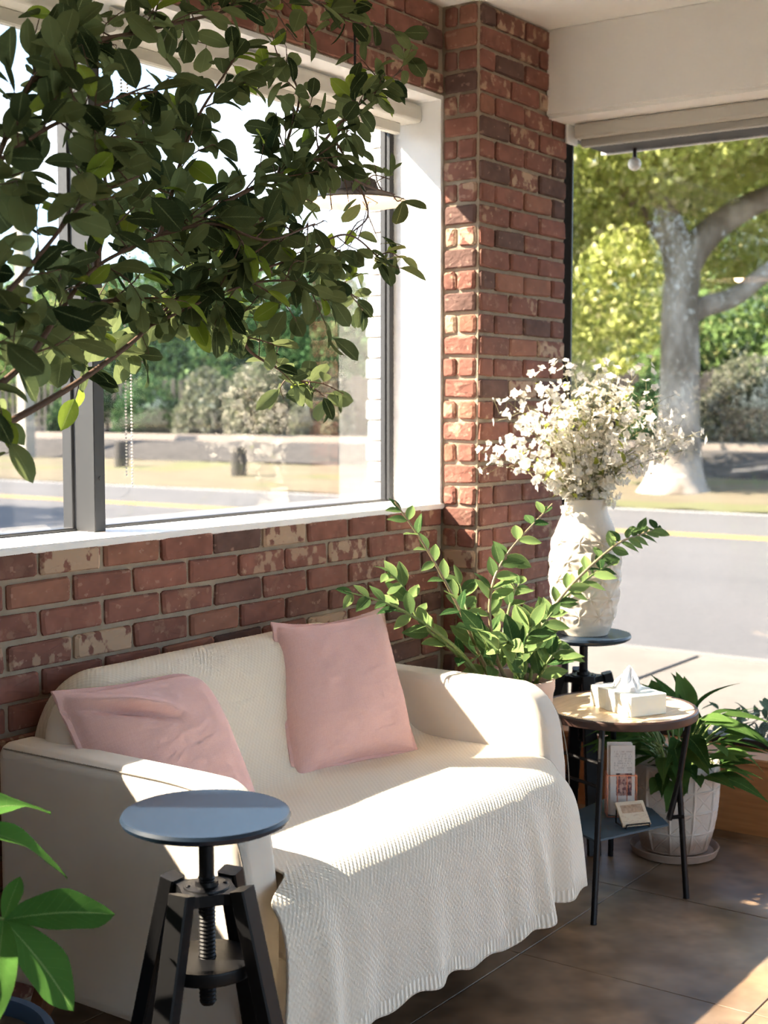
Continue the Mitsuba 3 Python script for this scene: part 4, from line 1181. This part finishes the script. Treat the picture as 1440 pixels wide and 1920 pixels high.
# ---------------------------------------------------------------- pendant lamp
LP = np.array([-0.630, -0.128, 1.915])
t = thing('pendant_lamp', 'dark-topped pendant lamp with a glowing bulb hanging in front of the left window', 'pendant lamp')
sh_out = [(0.0, 0.085), (0.02, 0.085), (0.024, 0.07), (0.055, 0.058), (0.064, 0.030), (0.070, 0.026), (0.11, 0.016), (0.143, 0.001), (0.1445, -0.001)]
add('shade', lathe(sh_out, 64).apply_translation(LP), 'm_shade_dark', t, smooth=30)
add('shade_lining', lathe([(0.1445, -0.001), (0.142, -0.002), (0.110, 0.012), (0.066, 0.022), (0.060, 0.027), (0.050, 0.053), (0.0, 0.060)], 64).apply_translation(LP), 'm_shade_white', t, smooth=30)
add('socket', lathe([(0.0, 0.058), (0.014, 0.058), (0.014, 0.030), (0.0, 0.030)], 20).apply_translation(LP), 'm_black_metal', t, smooth=30)
bu = trimesh.creation.uv_sphere(radius=0.020, count=[14, 20]).apply_translation(LP + [0, 0, 0.008])
add('bulb', bu, 'm_shade_white', t, smooth=True, emitter={'type': 'area', 'radiance': rgb(10.0, 5.6, 2.8)})
add('cord', tube([LP + [0, 0, 0.083], (LP[0], LP[1], CEIL - 0.02)], 0.0032, 8), 'm_black_metal', t)
add('canopy', lathe([(0.0, CEIL - 0.028), (0.03, CEIL - 0.026), (0.045, CEIL - 0.006), (0.045, CEIL)], 32).apply_translation([LP[0], LP[1], 0]), 'm_black_metal', t, smooth=30)

# round bulb of a light string under the eave
t = thing('string_light_bulb', 'small round bulb hanging from the dark roof edge outside the right window', 'light bulb')
bp_ = np.array([1.40, 0.02, 2.31])
add('socket', lathe([(0, 0.07), (0.008, 0.07), (0.008, 0.03), (0, 0.03)], 12).apply_translation(bp_), 'm_black_metal', t)
add('globe', trimesh.creation.uv_sphere(radius=0.026, count=[10, 14]).apply_translation(bp_ + [0, 0, 0.006]), 'm_shade_white', t, smooth=True)

# ---------------------------------------------------------------- outside
GZ = -0.15
struct('ground', box(-60, 140, -90, 160, GZ - 1.2, GZ - 0.06), 'm_ground', smooth=False)
rs = random.Random(2)
k = struct('pavement', box(0.815, 4.45, -40, 90, GZ - 0.1, GZ - 0.03), 'm_kerbstone', smooth=False)
for j in range(-6, 26):
    for i in range(2):
        x0, y0 = 0.82 + i * 1.78, -0.9 + j * 1.83
        add('slab', box(x0 + 0.008, x0 + 1.77, y0 + 0.008, y0 + 1.82, GZ - 0.06, GZ - 0.002 + rs.uniform(-0.004, 0.004), 0.006), 'm_pavement', k, smooth=False)
add('kerb', box(4.34, 4.46, -40, 90, GZ - 0.1, GZ + 0.005, 0.01), 'm_kerbstone', k, smooth=False)
struct('side_yard', box(-60, 0.81, 0.376, 90, GZ - 0.1, GZ - 0.02), 'm_asphalt', smooth=False)
rd = struct('road', box(4.46, 15.9, -60, 140, GZ - 0.1, GZ - 0.02), 'm_asphalt', smooth=False)
for x0 in (11.95, 12.22):
    add('yellow_line', box(x0, x0 + 0.13, -60, 140, GZ - 0.03, GZ - 0.014), 'm_line_yellow', rd, smooth=False)
add('white_line', box(15.55, 15.68, -60, 140, GZ - 0.03, GZ - 0.014), 'm_line_white', rd, smooth=False)
# verge and railway bank as gently uneven ground
xs = np.array([15.9, 16.2, 17.5, 19, 20.5, 21.4, 22.0, 22.6, 23.2, 24.5, 28, 45])
zs = np.array([-0.16, -0.13, -0.10, -0.05, 0.0, 0.05, 0.28, 0.46, 0.50, 0.50, 0.45, 0.4])


def strip(i0, i1, dens, amp, seed):
    ys = np.linspace(-50, 130, dens)
    xx = np.concatenate([np.linspace(xs[i], xs[i + 1], 5)[:-1] for i in range(i0, i1)] + [[xs[i1]]])
    Xg, Yg = np.meshgrid(xx, ys, indexing='ij')
    Zg = np.interp(Xg, xs, zs) + amp * (meshkit.fbm(np.stack([Xg * 1.5, Yg * 1.5, Xg * 0], -1), 3, seed) - 0.5)
    m = grid_mesh(np.stack([Xg, Yg, Zg], -1))
    m.invert()
    return m


struct('verge', strip(0, 5, 300, 0.06, 3), 'm_verge', smooth=True)
struct('railway_bank', strip(5, 11, 400, 0.14, 5), 'm_gravel', smooth=True)
for x in (23.3, 24.75):
    k = thing('rail', 'steel railway rail along the gravel bank, ' + ('nearer of the pair' if x < 24 else 'farther of the pair'), 'rail', 'railway rails')
    add('head', box(x, x + 0.08, -50, 130, 0.57, 0.63), 'm_rail', k, smooth=False)
    add('foot', box(x - 0.03, x + 0.11, -50, 130, 0.46, 0.57), 'm_rail', k, smooth=False)
fence = thing('fence', 'dark board fence along the far side of the railway bank', 'fence')
fb = mikit.ply(box(-0.02, 0.02, -0.095, 0.095, 0, 1.75, 0.006), 'm_fence', smooth=False)
for j in range(180):
    y = 2 + j * 0.2 if j < 110 else 24 + (j - 110) * 0.2 * 1.6
    add('board', fb, None, fence, tw=frame([1, 0, 0], [0, 1, 0], [0, 0, rs.uniform(0.94, 1.04)], [27.0 + rs.uniform(-0.01, 0.01), y, 0.42]))
add('rail', box(27.03, 27.09, 2, 60, 0.9, 1.0), 'm_fence', fence, smooth=False)
for (x, y, h, r_, lb) in ((18.4, 17.03, 0.62, 0.17, 'dark wooden stump on the grass verge, in the middle of the left window'), (19.64, 21.82, 0.60, 0.17, 'dark wooden stump on the grass verge right of the window mullion'), (18.3, 11.8, 0.60, 0.16, 'dark wooden stump on the grass verge at the right end of the left window')):
    z0 = float(np.interp(x, xs, zs)) - 0.05
    m = lathe([(0, z0), (r_, z0), (r_ * 0.96, z0 + h), (r_ * 0.86, z0 + h + 0.05), (0, z0 + h + 0.06)], 18).apply_translation([x, y, 0])
    k = add('stump', m, 'm_stump', smooth=35)
    tag(k, lb, 'stump', 'stumps on the verge')
k = thing('utility_pole', 'pale square pole standing on the verge at the left edge of the window', 'pole')
add('shaft', box(20.72, 21.06, 26.5, 26.86, -0.1, 9.0, 0.03), 'm_post', k, smooth=False)
add('cap', box(20.69, 21.09, 26.47, 26.89, 9.0, 9.08, 0.02), 'm_post', k, smooth=False)


def crown(spots, n, size, seed, tones=24, flat=0.6):
    """Leaf cards scattered through ellipsoids: (centre, radii) in spots."""
    r = np.random.RandomState(seed)
    V_ = []
    w = np.array([np.prod(s[1]) ** 0.7 for s in spots])
    pick = r.choice(len(spots), n, p=w / w.sum())
    c = np.array([s[0] for s in spots])[pick]
    R = np.array([s[1] for s in spots])[pick]
    d = r.normal(size=(n, 3))
    d /= np.linalg.norm(d, axis=1, keepdims=True)
    rad = r.uniform(0, 1, n) ** 0.33 * r.uniform(0.85, 1.0, n)
    P = c + d * R * rad[:, None]
    P += (meshkit.fbm(P * 0.9, 2, seed)[:, None] - 0.5) * 0.9
    a = r.normal(size=(n, 3)) + [0, 0, -0.4]
    a /= np.linalg.norm(a, axis=1, keepdims=True)
    b = np.cross(a, r.normal(size=(n, 3)))
    b /= np.linalg.norm(b, axis=1, keepdims=True)
    s_ = size * r.uniform(0.6, 1.3, n)[:, None]
    nn_ = np.cross(a, b)
    quad = np.stack([P - a * s_ * 0.5, P + b * s_ * 0.34 + nn_ * s_ * 0.1, P + a * s_ * 0.5, P - b * s_ * 0.34 + nn_ * s_ * 0.1], 1).reshape(-1, 3)
    f = np.arange(n)[:, None] * 4 + np.array([[0, 1, 2, 0, 2, 3]])
    k = r.randint(1, tones, n)
    uv = np.stack([np.stack([k - 0.4, k + 0.0, k + 0.4, k + 0.0], 1), np.tile([0, 0.5, 1, 0.5], (n, 1))], -1).reshape(-1, 2)
    return trimesh.Trimesh(quad, f.reshape(-1, 3), process=False), uv


def tree_thing(name, label, cat_, group, spots, n, size, seed, matname, trunks=(), bark='m_bark_dark'):
    k = thing(name, label, cat_, group)
    for pts, r in trunks:
        nseg = 14
        add('trunk' if r[0] > 0.15 else 'branch', tube(curve(pts, nseg), np.interp(np.linspace(0, 1, nseg), np.linspace(0, 1, len(r)), r), 12), bark, k, smooth=True)
    m, uv = crown(spots, n, size, seed)
    tag(add('foliage', m, matname, k, uv=uv), kind='stuff')
    return k


# the big pale-barked street tree seen through the right window
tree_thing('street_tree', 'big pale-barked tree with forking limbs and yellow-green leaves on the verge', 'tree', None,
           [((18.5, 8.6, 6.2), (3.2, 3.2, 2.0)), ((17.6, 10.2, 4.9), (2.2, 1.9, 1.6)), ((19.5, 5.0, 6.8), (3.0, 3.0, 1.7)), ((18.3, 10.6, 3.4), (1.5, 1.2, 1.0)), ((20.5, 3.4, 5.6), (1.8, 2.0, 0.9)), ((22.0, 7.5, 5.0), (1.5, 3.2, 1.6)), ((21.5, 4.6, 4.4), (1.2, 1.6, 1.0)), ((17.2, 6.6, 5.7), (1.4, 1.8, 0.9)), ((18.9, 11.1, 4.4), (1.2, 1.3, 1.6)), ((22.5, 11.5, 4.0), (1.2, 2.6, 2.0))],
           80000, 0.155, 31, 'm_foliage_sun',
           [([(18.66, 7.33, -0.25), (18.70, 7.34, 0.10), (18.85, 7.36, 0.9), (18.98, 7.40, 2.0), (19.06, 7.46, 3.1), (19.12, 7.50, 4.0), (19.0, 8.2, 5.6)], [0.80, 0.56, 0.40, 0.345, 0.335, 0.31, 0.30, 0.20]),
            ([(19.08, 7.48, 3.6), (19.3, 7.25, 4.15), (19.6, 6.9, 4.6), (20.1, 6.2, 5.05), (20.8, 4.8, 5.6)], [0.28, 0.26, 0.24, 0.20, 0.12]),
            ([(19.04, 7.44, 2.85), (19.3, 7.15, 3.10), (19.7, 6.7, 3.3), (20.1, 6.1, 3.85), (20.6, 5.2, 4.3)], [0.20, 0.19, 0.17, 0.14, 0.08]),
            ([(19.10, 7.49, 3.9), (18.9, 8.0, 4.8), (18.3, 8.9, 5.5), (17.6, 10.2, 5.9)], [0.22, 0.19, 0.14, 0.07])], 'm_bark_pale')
# trees and shrubs beyond the railway
far = [((29.5, 9.6), 3.0, 5.0, 'm_foliage_mid', 'mid green leafy tree beyond the railway bank, at the right edge of the right window'),
       ((33.0, 16.0), 3.6, 7.5, 'm_foliage_sun', 'yellow-green leafy tree beyond the railway bank, left of the big street tree trunk'),
       ((36.5, 12.2), 3.8, 9.5, 'm_foliage_mid', 'tallest mid green tree beyond the railway bank, behind the limbs of the big street tree'),
       ((31.5, 21.5), 3.0, 6.0, 'm_foliage_dark', 'dark green tree beyond the railway bank, at the right end of the left window'),
       ((32.0, 26.8), 3.2, 6.6, 'm_foliage_dark', 'dark green dense tree beyond the railway bank, above the pale shrubs in the left window'),
       ((32.0, 32.2), 3.3, 7.2, 'm_foliage_dark', 'dark green dense tree beyond the railway bank, just right of the window mullion'),
       ((33.5, 38.4), 3.6, 7.0, 'm_foliage_mid', 'mid green leafy tree beyond the railway bank, just left of the window mullion'),
       ((35.5, 45.5), 4.0, 8.0, 'm_foliage_mid', 'mid green leafy tree beyond the railway bank, behind the pale square pole'),
       ((31.0, -35.0), 4.2, 7.5, 'm_foliage_mid', 'tall leafy tree across the road, mirrored in the left window pane near the mullion'),
       ((32.0, -28.5), 4.2, 8.5, 'm_foliage_mid', 'broad leafy tree across the road, mirrored in the left window pane above the verge'),
       ((31.5, -22.0), 4.2, 8.5, 'm_foliage_dark', 'dark leafy tree across the road, mirrored in the left window pane at its right end'),
       ((-36.0, 16.5), 5.5, 11.0, 'm_foliage_dark', 'dark leafy tree behind the building, mirrored in the right window over the big trunk')]
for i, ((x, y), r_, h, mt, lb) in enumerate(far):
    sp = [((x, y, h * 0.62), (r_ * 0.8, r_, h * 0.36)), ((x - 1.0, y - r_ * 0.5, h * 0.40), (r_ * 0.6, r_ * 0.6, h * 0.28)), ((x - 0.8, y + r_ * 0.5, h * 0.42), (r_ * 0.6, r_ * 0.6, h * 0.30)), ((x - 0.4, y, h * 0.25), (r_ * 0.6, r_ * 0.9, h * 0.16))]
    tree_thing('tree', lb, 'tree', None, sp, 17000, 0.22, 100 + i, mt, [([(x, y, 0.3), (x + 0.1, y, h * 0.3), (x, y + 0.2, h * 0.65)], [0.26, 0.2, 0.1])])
shr = [((25.9, 8.9), 1.1, 2.3, 'm_foliage_grey', 'pale grey-green shrub on the railway bank, right of the big street tree trunk'),
       ((26.0, 11.0), 0.9, 1.9, 'm_foliage_dark', 'dark green shrub on the railway bank, behind the big street tree trunk'),
       ((25.9, 12.9), 1.0, 2.4, 'm_foliage_grey', 'pale grey-green shrub on the railway bank, behind the white flowers'),
       ((25.9, 20.6), 1.0, 2.1, 'm_foliage_grey', 'pale grey-green shrub on the railway bank, rightmost in the left window'),
       ((25.8, 22.7), 1.2, 2.7, 'm_foliage_grey', 'largest pale grey-green shrub on the railway bank, in the left window'),
       ((25.9, 24.9), 1.0, 2.2, 'm_foliage_grey', 'pale grey-green shrub on the railway bank, left of the largest pale one'),
       ((26.1, 27.4), 1.2, 2.0, 'm_foliage_dark', 'dark green shrub on the railway bank, left of the pale shrubs'),
       ((26.1, 30.2), 1.2, 2.1, 'm_foliage_dark', 'dark green shrub on the railway bank, just right of the window mullion')]
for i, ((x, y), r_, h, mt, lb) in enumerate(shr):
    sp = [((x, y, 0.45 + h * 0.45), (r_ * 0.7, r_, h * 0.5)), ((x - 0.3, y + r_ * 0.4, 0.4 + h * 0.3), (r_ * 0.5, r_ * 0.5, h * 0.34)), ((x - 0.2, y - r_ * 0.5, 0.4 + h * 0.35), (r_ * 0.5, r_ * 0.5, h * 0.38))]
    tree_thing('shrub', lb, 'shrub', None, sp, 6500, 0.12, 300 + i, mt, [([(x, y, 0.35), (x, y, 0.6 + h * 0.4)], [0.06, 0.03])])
# street tree up the road on this side: it shades the near lane
tree_thing('street_tree', 'leafy street tree on the near pavement, up the road beyond the left window', 'tree', None, [((3.0, 22.0, 6.0), (3.4, 3.6, 2.4))], 7000, 0.34, 61, 'm_foliage_mid', [([(2.6, 22, -0.2), (2.7, 22, 2.2), (3.0, 22, 5.0)], [0.28, 0.22, 0.12])])

# low plants outside at the foot of the right window
cl = leaf_set('m_cover_leaf', [dict(width=0.5, tip=0.9, n=5)], 10)
rc_ = np.random.RandomState(5)
for i, (y, lb) in enumerate(((-0.62, 'small speckled-leaf plant outside the right window, behind the white pot'), (-0.86, 'small speckled-leaf plant outside at the right edge of the picture'))):
    k = thing('ground_cover', lb, 'plant', 'low plants outside the window')
    items = []
    for _ in range(420):
        p = np.array([0.97 + rc_.normal() * 0.07, y + rc_.normal() * 0.09, GZ + 0.02 + abs(rc_.uniform(0.02, 0.44))])
        p[0] = np.clip(p[0], 0.84, 1.2)
        items.append((cl[rc_.randint(len(cl))], leaf_tw(p, rc_.normal(size=3) + [0, 0, 0.3], [0, 0, 1], rc_.uniform(0.045, 0.075))))
    m, uv = baked_leaves(items)
    tag(add('foliage', m, 'm_cover_leaf', k, uv=uv), kind='stuff')
    add('stem', cat(*[tube([(0.97 + rc_.normal() * 0.03, y + rc_.normal() * 0.03, GZ - 0.02), (0.97 + rc_.normal() * 0.06, y + rc_.normal() * 0.09, 0.22)], 0.003, 5) for _ in range(14)]), 'm_stem_green', k)
